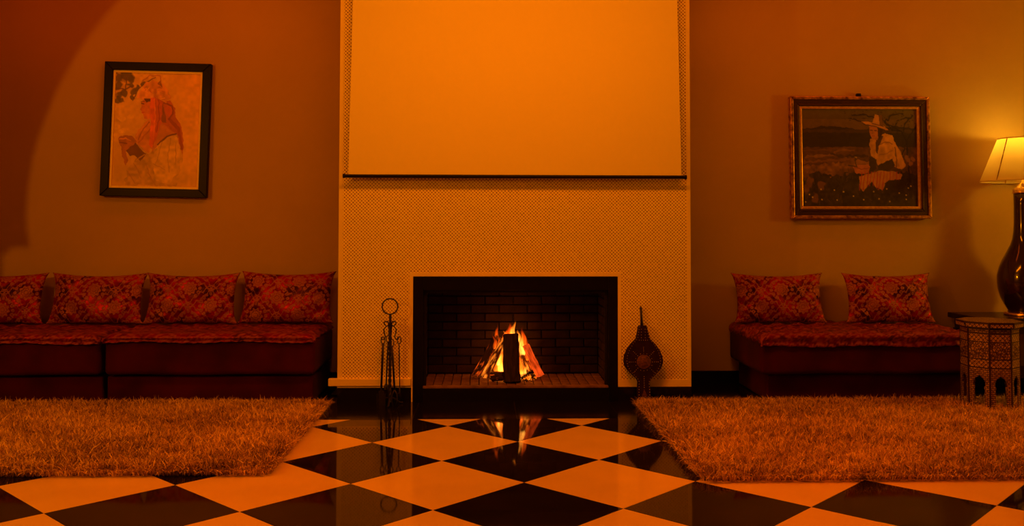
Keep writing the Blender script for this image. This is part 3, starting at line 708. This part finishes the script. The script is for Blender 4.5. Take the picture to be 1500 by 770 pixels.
    C.poly([(192, 470), (208, 480), (232, 545), (215, 568), (200, 530)], (.44, .20, .12), .8)
    for p in (((260, 560), (300, 630)), ((320, 560), (350, 640)), ((230, 600), (270, 660)), ((330, 600), (372, 664))): C.line(p, 2.5, (.45, .28, .17), .5)
    return C
def landscape():
    C = Canvas(127, 118, 782, 658, 250, 206, (.10, .085, .035)); C.gam, C.gain = 1.15, 1.08
    C.put((1-((C.Y-118)/110)).clip(0, 1), (.13, .12, .055)); C.put(((C.Y > 175) & (C.Y < 240))*.8, (.16, .12, .05))
    X, Y = C.warp(5); C.put(((Y > 222+8*np.sin(X/60)) & (Y < 345)).astype(float), (.045, .035, .016))
    C.put(((Y > 232) & (Y < 250)).astype(float)*.6, (.10, .07, .035)); C.put(((Y > 330)).astype(float), (.12, .075, .03), 1, .3)
    for p, c in (((((130, 350), (250, 345), (420, 330))), (.16, .10, .05)), (((150, 385), (300, 372), (380, 385)), (.26, .17, .09)), (((130, 415), (260, 405), (420, 400)), (.22, .13, .06)), (((310, 360), (360, 345), (420, 350)), (.24, .15, .08)), (((290, 370), (380, 380), (500, 378)), (.05, .035, .02))): C.line(p, 6, c, .8, 6)
    C.poly([(127, 430), (260, 425), (420, 400), (520, 410), (500, 470), (300, 500), (127, 520)], (.24, .145, .06), .75, 12, .4)
    X, Y = C.warp(14); C.put((Y > 478+14*np.sin(X/40)).astype(float), (.05, .04, .018), 1, .4)
    rg = random.Random(5)
    for k in range(110):
        x, y = rg.uniform(127, 782), rg.uniform(440, 655); C.line([(x, y), (x+rg.uniform(-14, 14), y-rg.uniform(8, 26))], 1.6, rg.choice([(.10, .085, .03), (.03, .03, .012), (.15, .10, .04), (.07, .06, .03)]), .75)
    for x, y in ((150, 560), (145, 480), (235, 540), (170, 520), (200, 610)): C.blob(x, y, 22, 32, (.22, .13, .07), .7, 10)
    # tree
    for p in (((735, 520), (730, 400), (722, 300), (690, 240), (620, 200)), ((722, 300), (760, 240), (782, 200)), ((690, 240), (640, 235), (600, 190), (560, 150)), ((700, 250), (720, 190), (760, 150)), ((640, 235), (680, 180), (740, 165)), ((600, 190), (640, 150), (700, 140)), ((500, 200), (440, 180), (400, 170)), ((560, 170), (480, 150), (420, 150)), ((722, 300), (700, 360), (690, 420))): C.line(p, 4, (.022, .018, .010), .95, 6)
    for k in range(60): C.blob(rg.uniform(360, 782), rg.uniform(125, 215), 6, 4, rg.choice([(.06, .05, .025), (.14, .12, .07)]), .8, 3)
    for x, y in ((730, 400), (745, 420), (718, 385), (756, 395)): C.blob(x, y, 14, 16, (.34, .22, .12), .8)
    # figure
    C.poly([(515, 285), (552, 272), (600, 252), (642, 262), (660, 315), (684, 350), (716, 432), (692, 455), (640, 432), (612, 445), (556, 432), (542, 395), (520, 378), (512, 320)], (.50, .33, .16), 1, 3, .22)
    C.poly([(604, 262), (642, 262), (662, 320), (716, 432), (690, 452), (660, 380), (640, 320)], (.56, .38, .19), .95, 3)
    C.line([(655, 330), (665, 400), (660, 440)], 4, (.16, .10, .05), .8); C.line([(560, 320), (600, 300), (640, 310)], 3, (.22, .13, .07), .8); C.line([(570, 370), (610, 365), (640, 350)], 3, (.26, .16, .08), .7)
    C.poly([(548, 290), (572, 262), (592, 270), (565, 320), (556, 370), (546, 350)], (.05, .03, .02), .9, 2)
    C.poly([(510, 212), (545, 214), (572, 232), (570, 262), (553, 292), (530, 285), (516, 262)], (.42, .23, .12), 1, 2)
    C.poly([(556, 222), (590, 225), (580, 275), (565, 292), (560, 250)], (.05, .03, .02), .95, 2); C.line([(518, 236), (530, 236)], 2.5, (.06, .03, .02), .9, 1); C.line([(540, 238), (552, 238)], 2.5, (.06, .03, .02), .9, 1); C.line([(527, 268), (540, 268)], 2.5, (.32, .08, .05), .9, 1); C.line([(532, 240), (530, 256)], 2, (.26, .13, .07), .8, 1)
    C.poly([(464, 186), (510, 190), (560, 196), (600, 214), (625, 238), (590, 232), (540, 214), (490, 204)], (.48, .31, .16), 1, 2); C.line([(480, 203), (545, 214), (600, 234)], 2.5, (.04, .03, .015), .8, 1)
    C.poly([(528, 200), (544, 150), (584, 153), (592, 214), (560, 208)], (.50, .33, .17), 1, 2); C.poly([(566, 150), (586, 153), (594, 214), (572, 208)], (.10, .06, .03), .85, 2); C.line([(528, 198), (560, 206), (592, 214)], 3, (.09, .05, .03), .8, 1)
    C.poly([(508, 380), (548, 398), (548, 450), (520, 470), (504, 450)], (.06, .045, .025), 1, 3); C.poly([(556, 432), (640, 392), (655, 432), (610, 462), (560, 460)], (.07, .05, .028), 1, 3)
    C.poly([(412, 440), (450, 430), (505, 424), (514, 442), (500, 472), (436, 478)], (.42, .20, .11), 1, 4); C.line([(425, 445), (470, 452), (505, 444)], 3, (.24, .09, .05), .8); C.line([(390, 432), (435, 440)], 3, (.05, .04, .02), .9); C.line([(432, 385), (430, 420), (440, 440)], 2.5, (.05, .05, .02), .9); C.blob(431, 388, 9, 5, (.5, .42, .28), .8)
    sk = [(450, 490), (500, 478), (560, 462), (640, 462), (692, 482), (690, 505), (640, 515), (604, 522), (582, 572), (540, 545), (520, 520), (492, 545), (472, 575), (448, 540)]
    C.poly(sk, (.45, .28, .15), 1, 4)
    for k in range(13): x = 456+k*18; C.line([(x+10, 468), (x-6+(k % 3)*3, 565)], 3.2, (.40, .07, .04), .75*(1 if x < 600 or k % 2 else .5), 2)
    C.poly([(600, 522), (700, 505), (700, 580), (590, 585)], (.05, .04, .018), .95, 8); C.poly([(490, 548), (540, 545), (560, 590), (470, 590)], (.05, .04, .02), .95, 6)
    for x, y in ((145, 632), (185, 607), (237, 620), (168, 592), (323, 622), (360, 577), (308, 567), (232, 563), (473, 620), (621, 630), (742, 545), (727, 556), (714, 595), (715, 618), (676, 583), (530, 575), (605, 560), (415, 600), (560, 615)): C.blob(x, y, 5, 5, (.62, .60, .50), .95, 1, .5)
    return C
def frame_ring(W, H, w_, y0, y1, bev=None):
    mb = MB(); a, b_ = W/2, H/2; c, d_ = a-w_, b_-w_
    for p in (((-a, b_), (a, b_), (c, d_), (-c, d_)), ((a, b_), (a, -b_), (c, -d_), (c, d_)), ((a, -b_), (-a, -b_), (-c, -d_), (c, -d_)), ((-a, -b_), (-a, b_), (-c, d_), (-c, -d_))): mb.prism_xz(p, y0, y1)
    return mb
pl = thing('framed_portrait', 'painting of a veiled woman in profile with a red scarf, in a wide black frame', 'painting', (-2.603, YB-.030, 2.028), (-.012, math.radians(1.05), 0))
bevel(obj('frame', frame_ring(.838, 1.072, .066, -.030, .020), M['black_frame'], pl), .004)
obj('slip', frame_ring(.708, .942, .018, -.014, .012), M['cream_slip'], pl)
obj('canvas', portrait().mesh(.675, .909, M['oil_light']), None, pl, loc=(0, -.004, 0))
obj('backing_board', MB().box(-.37, .37, -.002, .018, -.5, .5), M['brown_wood'], pl)
pr = thing('framed_landscape', 'painting of a seated figure in a wide hat in a dark field, in a gilded frame', 'painting', (3.073, YB-.034, 1.830), (-.008, math.radians(-.1), 0))
bevel(obj('outer_moulding', frame_ring(1.152, .995, .026, -.036, .026), M['gold'], pr), .006)
bevel(obj('dark_moulding', frame_ring(1.102, .945, .034, -.026, .026), M['brown_wood'], pr), .003)
bevel(obj('inner_moulding', frame_ring(1.036, .879, .020, -.030, .020), M['brown_wood'], pr), .008)
bevel(obj('gilt_slip', frame_ring(.998, .841, .023, -.018, .016), M['gold_bright'], pr), .004)
obj('canvas', landscape().mesh(.956, .799, M['oil_dark']), None, pr, loc=(0, -.004, 0))
obj('backing_board', MB().box(-.52, .52, -.002, .02, -.44, .44), M['brown_wood'], pr)
hk = MB().rbox(-.018, .018, -.012, .016, .4985, .527, .003); hk.tube([(0, -.010, .515), (0, -.02, .512), (0, -.022, .525)], .004, 8)
obj('hanging_clip', hk, M['black_metal'], pr)

# ------------------------------------------------------------ inlaid octagonal table
R = .179; ang0 = math.atan2(-6.24, -3.555)
ot = thing('octagonal_table', 'small octagonal side table with bone inlay and arched legs standing on the right rug', 'table', (3.503, 6.15, .020), (0, 0, ang0))
AP = R*math.cos(PI/8); SW = 2*R*math.sin(PI/8)          # apothem, side width
def ngon(r, n=8): return [(r*math.cos(2*PI*k/n), r*math.sin(2*PI*k/n)) for k in range(n)]
RR = .212
obj('top', MB().prism_xy(ngon(RR), .590, .600), M['inlay_wood'], ot)
obj('top_inlay', MB().prism_xy(ngon(RR-.008), .600, .6015), M['inlay_chips'], ot)
obj('rim', MB().prism_xy(ngon(RR-.004), .562, .590), M['inlay_wood'], ot)
obj('neck', MB().prism_xy(ngon(R+.006), .548, .562), M['inlay_wood'], ot)
hw = SW/2-.005
def arch_pts():
    # legs of the panel and a pointed horseshoe arch between them, local x / z
    right = [(.036, .0), (.036, .145), (.030, .158), (.038, .172), (.041, .188), (.037, .204), (.026, .219), (.010, .230), (0, .243)]
    right = [(x*hw/.065, z) for x, z in right]
    return right
def panel_mesh():
    mb = MB(); A = arch_pts(); z1 = .288; y0, y1 = -.004, .004
    o = []  # strips between arch outline and the panel edge, one quad per level
    for s in (-1, 1):
        for (xa, za), (xb, zb) in zip(A[:-1], A[1:]):
            pts = [(s*xa, za), (s*hw, za), (s*hw, zb), (s*xb, zb)]
            if abs(xb) < 1e-6: pts = [(s*xa, za), (s*hw, za), (s*hw, zb), (0, zb)]
            mb.prism_xz(pts if s > 0 else pts[::-1], y0, y1)
    mb.box(-hw, hw, y0, y1, A[-1][1], z1)
    return mb.mesh('arched_panel', M['inlay_brick'])
pm = panel_mesh()
band1 = MB().box(-hw, hw, -.004, .004, .296, .345).mesh('inlay_band', M['inlay_diamond'])
med = MB().box(-hw, hw, -.004, .004, .352, .462).mesh('medallion_panel', M['inlay_chips'])
band2 = MB().box(-hw, hw, -.004, .004, .469, .518).mesh('inlay_band', M['inlay_diamond'])
band3 = MB().box(-hw, hw, -.004, .004, .525, .547).mesh('inlay_band', M['inlay_brick'])
rail = MB().box(-hw-.004, hw+.004, -.005, .003, -.0035, .0035).mesh('fillet', M['inlay_wood'])
rimp = MB().box(-RR*math.sin(PI/8)+.010, RR*math.sin(PI/8)-.010, -.003, .003, .566, .587).mesh('rim_inlay', M['inlay_diamond'])
post = MB().box(-.0055, .0055, -.0055, .0055, .0, .548).mesh('corner_post', M['inlay_wood'])
# star of the medallion: a ring of chips laid on the panel
star = MB()
for k in range(12):
    a = 2*PI*k/12; c_, s_ = math.cos(a), math.sin(a)
    pts = [(.014*c_, .014*s_), (.026*math.cos(a+.17), .026*math.sin(a+.17)), (.040*c_, .040*s_), (.026*math.cos(a-.17), .026*math.sin(a-.17))]
    star.prism_xz([(x, .407+z) for x, z in pts], -.0055, -.003)
star.prism_xz([(.010*math.cos(2*PI*k/8), .407+.010*math.sin(2*PI*k/8)) for k in range(8)], -.0055, -.003)
star = star.mesh('medallion_star', M['inlay_chips'])
for k in range(8):
    a = 2*PI*(k+.5)/8; px_, py_ = AP*math.cos(a), AP*math.sin(a); rz = a+PI/2
    p = obj('side_panel', pm, None, ot, loc=(px_, py_, 0), rot=(0, 0, rz))
    for me in (band1, band2, band3): obj('inlay_band', me, None, p)
    for z in (.292, .3485, .4655, .5215): obj('fillet', rail, None, p, loc=(0, 0, z))
    q_ = obj('medallion_panel', med, None, p); obj('medallion_star', star, None, p)
    obj('rim_inlay', rimp, None, ot, loc=((RR-.004)*math.cos(PI/8)*math.cos(a), (RR-.004)*math.cos(PI/8)*math.sin(a), 0), rot=(0, 0, rz))
    a = 2*PI*k/8; obj('corner_post', post, None, ot, loc=(R*math.cos(a), R*math.sin(a), 0), rot=(0, 0, a))

# ------------------------------------------------------------ dark side table with lamp
st = thing('side_table', 'low dark wooden side table in the right corner, holding the lamp', 'table', (4.33, 6.97, 0))
obj('table_top', MB().rbox(-.55, .55, -.27, .27, .535, .575, .004), M['dark_table'], st)
obj('apron', MB().box(-.51, .51, -.235, .235, .455, .535), M['dark_table'], st)
for sx_ in (-1, 1):
    for sy_ in (-1, 1): obj('leg', MB().rbox(sx_*.49-.03, sx_*.49+.03, sy_*.215-.03, sy_*.215+.03, 0, .455, .003), M['dark_table'], st)
obj('shelf', MB().box(-.48, .48, -.22, .22, .12, .145), M['dark_table'], st)
lx, ly = 4.262, 6.97
la = thing('table_lamp', 'tall dark bulbous vase lamp with a lit cream shade at the right edge', 'lamp', (lx, ly, .5755))
def zz(y): return 1.2475-(y-336.5)*6.97/1319-.5755
prof = [(28, 460), (27, 457), (33, 448), (38.5, 438), (42.5, 425), (43.5, 415), (43.2, 405), (40, 393), (35, 382), (28, 370), (22, 360), (18.5, 351), (16.5, 340), (15.6, 325), (15.2, 300), (15.6, 283), (13, 281)]
kx = 6.97*.853/1319
obj('vase_body', MB().lathe([(r*kx, zz(y)) for r, y in prof], 48), M['vase'], la, smooth=True)
obj('base_ring', MB().lathe([(.150, .0), (.156, .006), (.150, .012), (.152, .018), (.140, .022)], 48), M['brass'], la, smooth=True)
obj('neck_cap', MB().lathe([(.078, zz(283)), (.080, zz(281)), (.072, zz(279)), (.076, zz(277)), (.05, zz(273)), (.03, zz(269)), (.014, zz(266)), (.012, zz(255))], 32), M['brass'], la, smooth=True)
SZ0, SZ1 = 1.628-.5755, 1.963-.5755
sm = MB(); n = 64; mbV = []
for k_, (r_, z_) in enumerate(((.306, SZ0), (.176, SZ1))): mbV += [(r_*math.cos(2*PI*j/n), r_*math.sin(2*PI*j/n), z_) for j in range(n)]
sm.v = mbV; sm.f = [(j, (j+1) % n, n+(j+1) % n, n+j) for j in range(n)]
shd = obj('lamp_shade', sm, M['shade'], la, smooth=True)
obj('shade_rim', MB().tube([(.306*math.cos(2*PI*j/n), .306*math.sin(2*PI*j/n), SZ0) for j in range(n)], .004, 6, True), M['cream_slip'], shd, smooth=True)
obj('shade_rim', MB().tube([(.176*math.cos(2*PI*j/n), .176*math.sin(2*PI*j/n), SZ1) for j in range(n)], .004, 6, True), M['cream_slip'], shd, smooth=True)
rb_ = MB()
for j in range(6):
    a = math.atan2(-ly, -lx)-.62+2*PI*j/6; rb_.tube([(.304*math.cos(a), .304*math.sin(a), SZ0), (.174*math.cos(a), .174*math.sin(a), SZ1)], .005, 6)
obj('shade_ribs', rb_, M['gold'], shd)
obj('socket_light_cup', MB().lathe([(.012, zz(256)), (.018, zz(250)), (.018, 1.215), (.085, 1.225), (.105, 1.2515), (.101, 1.2515), (.08, 1.230), (.02, 1.222)], 24), M['cream_slip'], la, smooth=True)  # wide cup added under the bulb to keep light off the lower shade
obj('bulb', MB().lathe([(.012, 1.222), (.018, 1.24), (.028, 1.275), (.024, 1.30), (.008, 1.315)], 20), M['bulb'], la, smooth=True)

# ------------------------------------------------------------ fire tools on their stand
TX, TY = -.655, 6.44; PXM = .00488
def tp(px, py, dy=0): return ((px-571.5)*PXM, dy, .005+(591-py)*PXM)
fs = thing('fire_tool_stand', 'wrought iron fire tool stand with a ring handle and scrolls, left of the fireplace', 'fire tool stand', (TX, TY, 0))
rc = tp(571, 450); obj('ring_handle', MB().tube([(rc[0]+.055*math.cos(2*PI*k/40), 0, rc[2]+.055*math.sin(2*PI*k/40)) for k in range(40)], .0048, 8, True), M['iron'], fs, smooth=True)
tw = MB(); K = 60; z0, z1 = .02, rc[2]-.055; n = 4; V = []
for i in range(K+1):
    t = i/K; z = z0+(z1-z0)*t; a0 = t*26 if t < .8 else 26*.8; r = .0125 if t < .83 else .009
    V += [(r*math.cos(a0+PI/2*j), r*math.sin(a0+PI/2*j), z) for j in range(n)]
tw.v = V; tw.f = [(i*n+j, i*n+(j+1) % n, (i+1)*n+(j+1) % n, (i+1)*n+j) for i in range(K) for j in range(n)]+[(3, 2, 1, 0), tuple(K*n+j for j in range(4))]
obj('twisted_pole', tw, M['iron'], fs)
def scroll(ang, m_=1):
    # S-shaped arm with a curl near the pole and a hook at its end (local r, z)
    pts = []
    for k in range(26):
        a = PI*1.5-k/25*PI*2.2; rr = .006+.015*k/25; pts.append((.026+rr*math.cos(a), .575+rr*math.sin(a)))
    pts = [(.004, .50), (.010, .545)]+[(.012, .56)]+[( .030+(.018-.0005*k)*math.cos(PI-k*.32), .573+(.018-.0005*k)*math.sin(PI-k*.32)) for k in range(16)]
    arm = [(.012, .560), (.030, .552), (.046, .530), (.040, .500), (.034, .480), (.044, .462), (.058, .462), (.064, .474), (.056, .480)]
    mb = MB()
    for P_ in (pts, arm): mb.tube([(r*math.cos(ang), r*math.sin(ang), z) for r, z in P_], .0045, 6)
    return mb
for a in (-.25, PI+.25, PI/2, -PI/2): obj('scroll_arm', scroll(a), M['iron'], fs, smooth=True)
for a in (PI/6, PI*5/6, -PI/2):
    obj('foot', MB().tube([(0, 0, .05), (.03*math.cos(a), .03*math.sin(a), .045), (.075*math.cos(a), .075*math.sin(a), .012), (.095*math.cos(a), .095*math.sin(a), .006), (.1*math.cos(a), .1*math.sin(a), .014)], .006, 8), M['iron'], fs, smooth=True)
def tool(name, label, hx, hy, hz, bx, by, bz, head, rr=.0048):
    t = thing(name, label, 'fire tool', (TX+hx, TY+hy, hz)); d_ = Vector((bx-hx, by-hy, bz-hz))
    loop = [(.014*math.sin(2*PI*k/16), 0, -.022+.024*math.cos(2*PI*k/16)) for k in range(16)]
    obj('handle_loop', MB().tube(loop, .0034, 6, True), M['iron'], t, smooth=True)
    s0 = Vector((0, 0, -.046)); e = d_*.78
    obj('rod', MB().tube([tuple(s0), tuple(s0+(e-s0)*.3), tuple(e)], [rr, rr*1.25, rr], 8), M['iron'], t, smooth=True)
    head(t, e, d_); return t
def h_shovel(t, e, d_):
    mb = MB().tube([tuple(e), tuple(e+Vector((0, 0, -.02)))], .006, 8)
    w_ = .030; z1 = e.z-.02; z0 = z1-.105
    mb.prism_xz([(e.x-w_*.6, z1), (e.x+w_*.6, z1), (e.x+w_, z0+.03), (e.x+w_*.9, z0), (e.x-w_*.9, z0), (e.x-w_, z0+.03)], e.y-.004, e.y+.002)
    mb.box(e.x-w_, e.x-w_+.004, e.y-.016, e.y, z0, z1-.02); mb.box(e.x+w_-.004, e.x+w_, e.y-.016, e.y, z0, z1-.02)
    obj('shovel_blade', mb, M['iron'], t)
def h_tongs(t, e, d_):
    for s in (-1, 1): obj('claw', MB().tube([tuple(e), tuple(e+Vector((s*.016, 0, -.035))), tuple(e+Vector((s*.020, -.004, -.075))), tuple(e+Vector((s*.006, -.01, -.125)))], [.005, .0045, .004, .003], 8), M['brass'] if False else M['iron'], t, smooth=True)
def h_poker(t, e, d_):
    obj('hook', MB().tube([tuple(e), tuple(e+Vector((0, 0, -.06))), tuple(e+Vector((0, 0, -.085)))], [.0045, .0045, .002], 8).tube([tuple(e+Vector((0, 0, -.04))), tuple(e+Vector((-.016, 0, -.052))), tuple(e+Vector((-.026, 0, -.038)))], [.004, .0035, .002], 6), M['iron'], t, smooth=True)
def h_brush(t, e, d_):
    mb = MB(); mb.lathe([(.008, e.z+.01), (.016, e.z-.01), (.018, e.z-.03)], 12, (e.x, e.y)); obj('brush_ferrule', mb, M['iron'], t)
    br = MB()
    for k in range(90):
        a = random.uniform(0, 2*PI); r = .016*math.sqrt(random.random()); L = random.uniform(.06, .075)
        br.tube([(e.x+r*math.cos(a), e.y+r*math.sin(a), e.z-.03), (e.x+1.7*r*math.cos(a), e.y+1.7*r*math.sin(a), e.z-.03-L)], .0011, 3)
    o = obj('bristles', br, M['leather'], t); o['kind'] = 'stuff'
tool('fire_shovel', 'iron fire shovel hanging on the left of the tool stand', -.050, .0, .474, -.062, -.01, .02, h_shovel, .0072)
tool('hearth_brush', 'iron handled hearth brush hanging behind the pole of the tool stand', -.020, .058, .478, -.035, .055, .03, h_brush)
tool('fire_tongs', 'iron fire tongs hanging in front of the pole of the tool stand', .018, -.052, .465, .045, -.055, .02, h_tongs, .0065)
tool('fire_poker', 'thin iron poker hanging on the right of the tool stand', .064, -.005, .478, .072, -.01, .03, h_poker, .0034)

# ------------------------------------------------------------ bellows
BS = .00497
def bp(px, py): return ((px-943)*BS, (586-py)*BS)
be = thing('fireplace_bellows', 'studded dark leather bellows with a round medallion leaning right of the fireplace', 'bellows', (1.155, 6.462, .004), (-.083, 0, math.radians(.3)))
half = [(8.6, 586), (8.9, 570), (8.3, 556), (10, 552.5), (16, 547), (22, 541), (26.5, 534), (28.2, 527), (27, 519), (23.5, 511), (18, 503), (12.5, 497.5), (9.4, 494), (8.2, 488), (6.8, 482), (5.4, 476)]
out_ = [(x*BS, (586-y)*BS) for x, y in half]+[(-x*BS, (586-y)*BS) for x, y in reversed(half)]
inn_ = [(x*.93*BS, (586-y)*BS) for x, y in half[2:]]+[(-x*.93*BS, (586-y)*BS) for x, y in reversed(half[2:])]
bevel(obj('front_board', MB().prism_xz(out_, -.030, -.018), M['leather'], be), .003)
bevel(obj('back_board', MB().prism_xz(out_, .018, .030), M['leather'], be), .003)
obj('leather_gusset', MB().prism_xz(inn_, -.018, .018), M['leather'], be)
noz = MB(); tube_pts = [((940.3-943)*BS*0-.004, 0, (586-478)*BS), (-.006, 0, (586-465)*BS), (-.010, 0, (586-450)*BS)]
noz.tube(tube_pts, [.012, .0085, .0085], 12); obj('nozzle', noz, M['iron'], be, smooth=True)
md = MB(); cz = (586-528)*BS
md.lathe([(.052, 0), (.052, .003), (.047, .006), (.040, .005), (.036, .0075), (.0, .009)], 32, cap=False)
md.v = [(x, -.030-z, cz+y) for x, y, z in md.v]; obj('medallion', md, M['copper'], be, smooth=True)
lz = MB().prism_xz([(0, .018), (.017, .055), (0, .098), (-.017, .055)], -.034, -.030); obj('diamond_plate', lz, M['copper'], be)
sd = MB()
def stud(x, z, r=.0034):
    sd.add([(x+r, -.0302, z), (x, -.0302, z+r), (x-r, -.0302, z), (x, -.0302, z-r), (x, -.0302-r*.8, z)], [(0, 1, 4), (1, 2, 4), (2, 3, 4), (3, 0, 4)])
def along(pts, step, k=.90):
    acc = 0
    for (x1, z1), (x2, z2) in zip(pts[:-1], pts[1:]):
        L = math.hypot(x2-x1, z2-z1); t = step-acc
        while t < L: stud(x1+(x2-x1)*t/L, z1+(z2-z1)*t/L); t += step
        acc = (acc+L) % step
rim_pts = [(x*.87*BS, (586-y)*BS) for x, y in half]
along(rim_pts, .019); along([(-x, z) for x, z in rim_pts], .019)
for k in range(16): a = 2*PI*k/16; stud(.062*math.cos(a), cz+.062*math.sin(a)); 
for k in range(8):
    a = 2*PI*k/8
    for r in (.078, .092, .104):
        if abs(math.sin(a)) < .99 or math.sin(a) > 0: stud(r*math.cos(a), cz+r*math.sin(a))
for z in (.11, .125, .14, .155, .17, .185): stud(0, z)
for x in (-.03, -.015, 0, .015, .03): stud(x, (586-497)*BS)
for z in (.46, .48, .50, .52): stud(-.014, z-.0); stud(.014, z)
so_ = obj('studs', sd, M['stud'], be); so_['kind'] = 'stuff'
obj('hanging_cord', MB().tube([(-.010, 0, (586-451)*BS), (-.014, .004, (586-449)*BS), (-.010, .008, (586-447.5)*BS), (-.004, .004, (586-449)*BS), (-.010, 0, (586-451)*BS)], .002, 6), M['leather'], be)
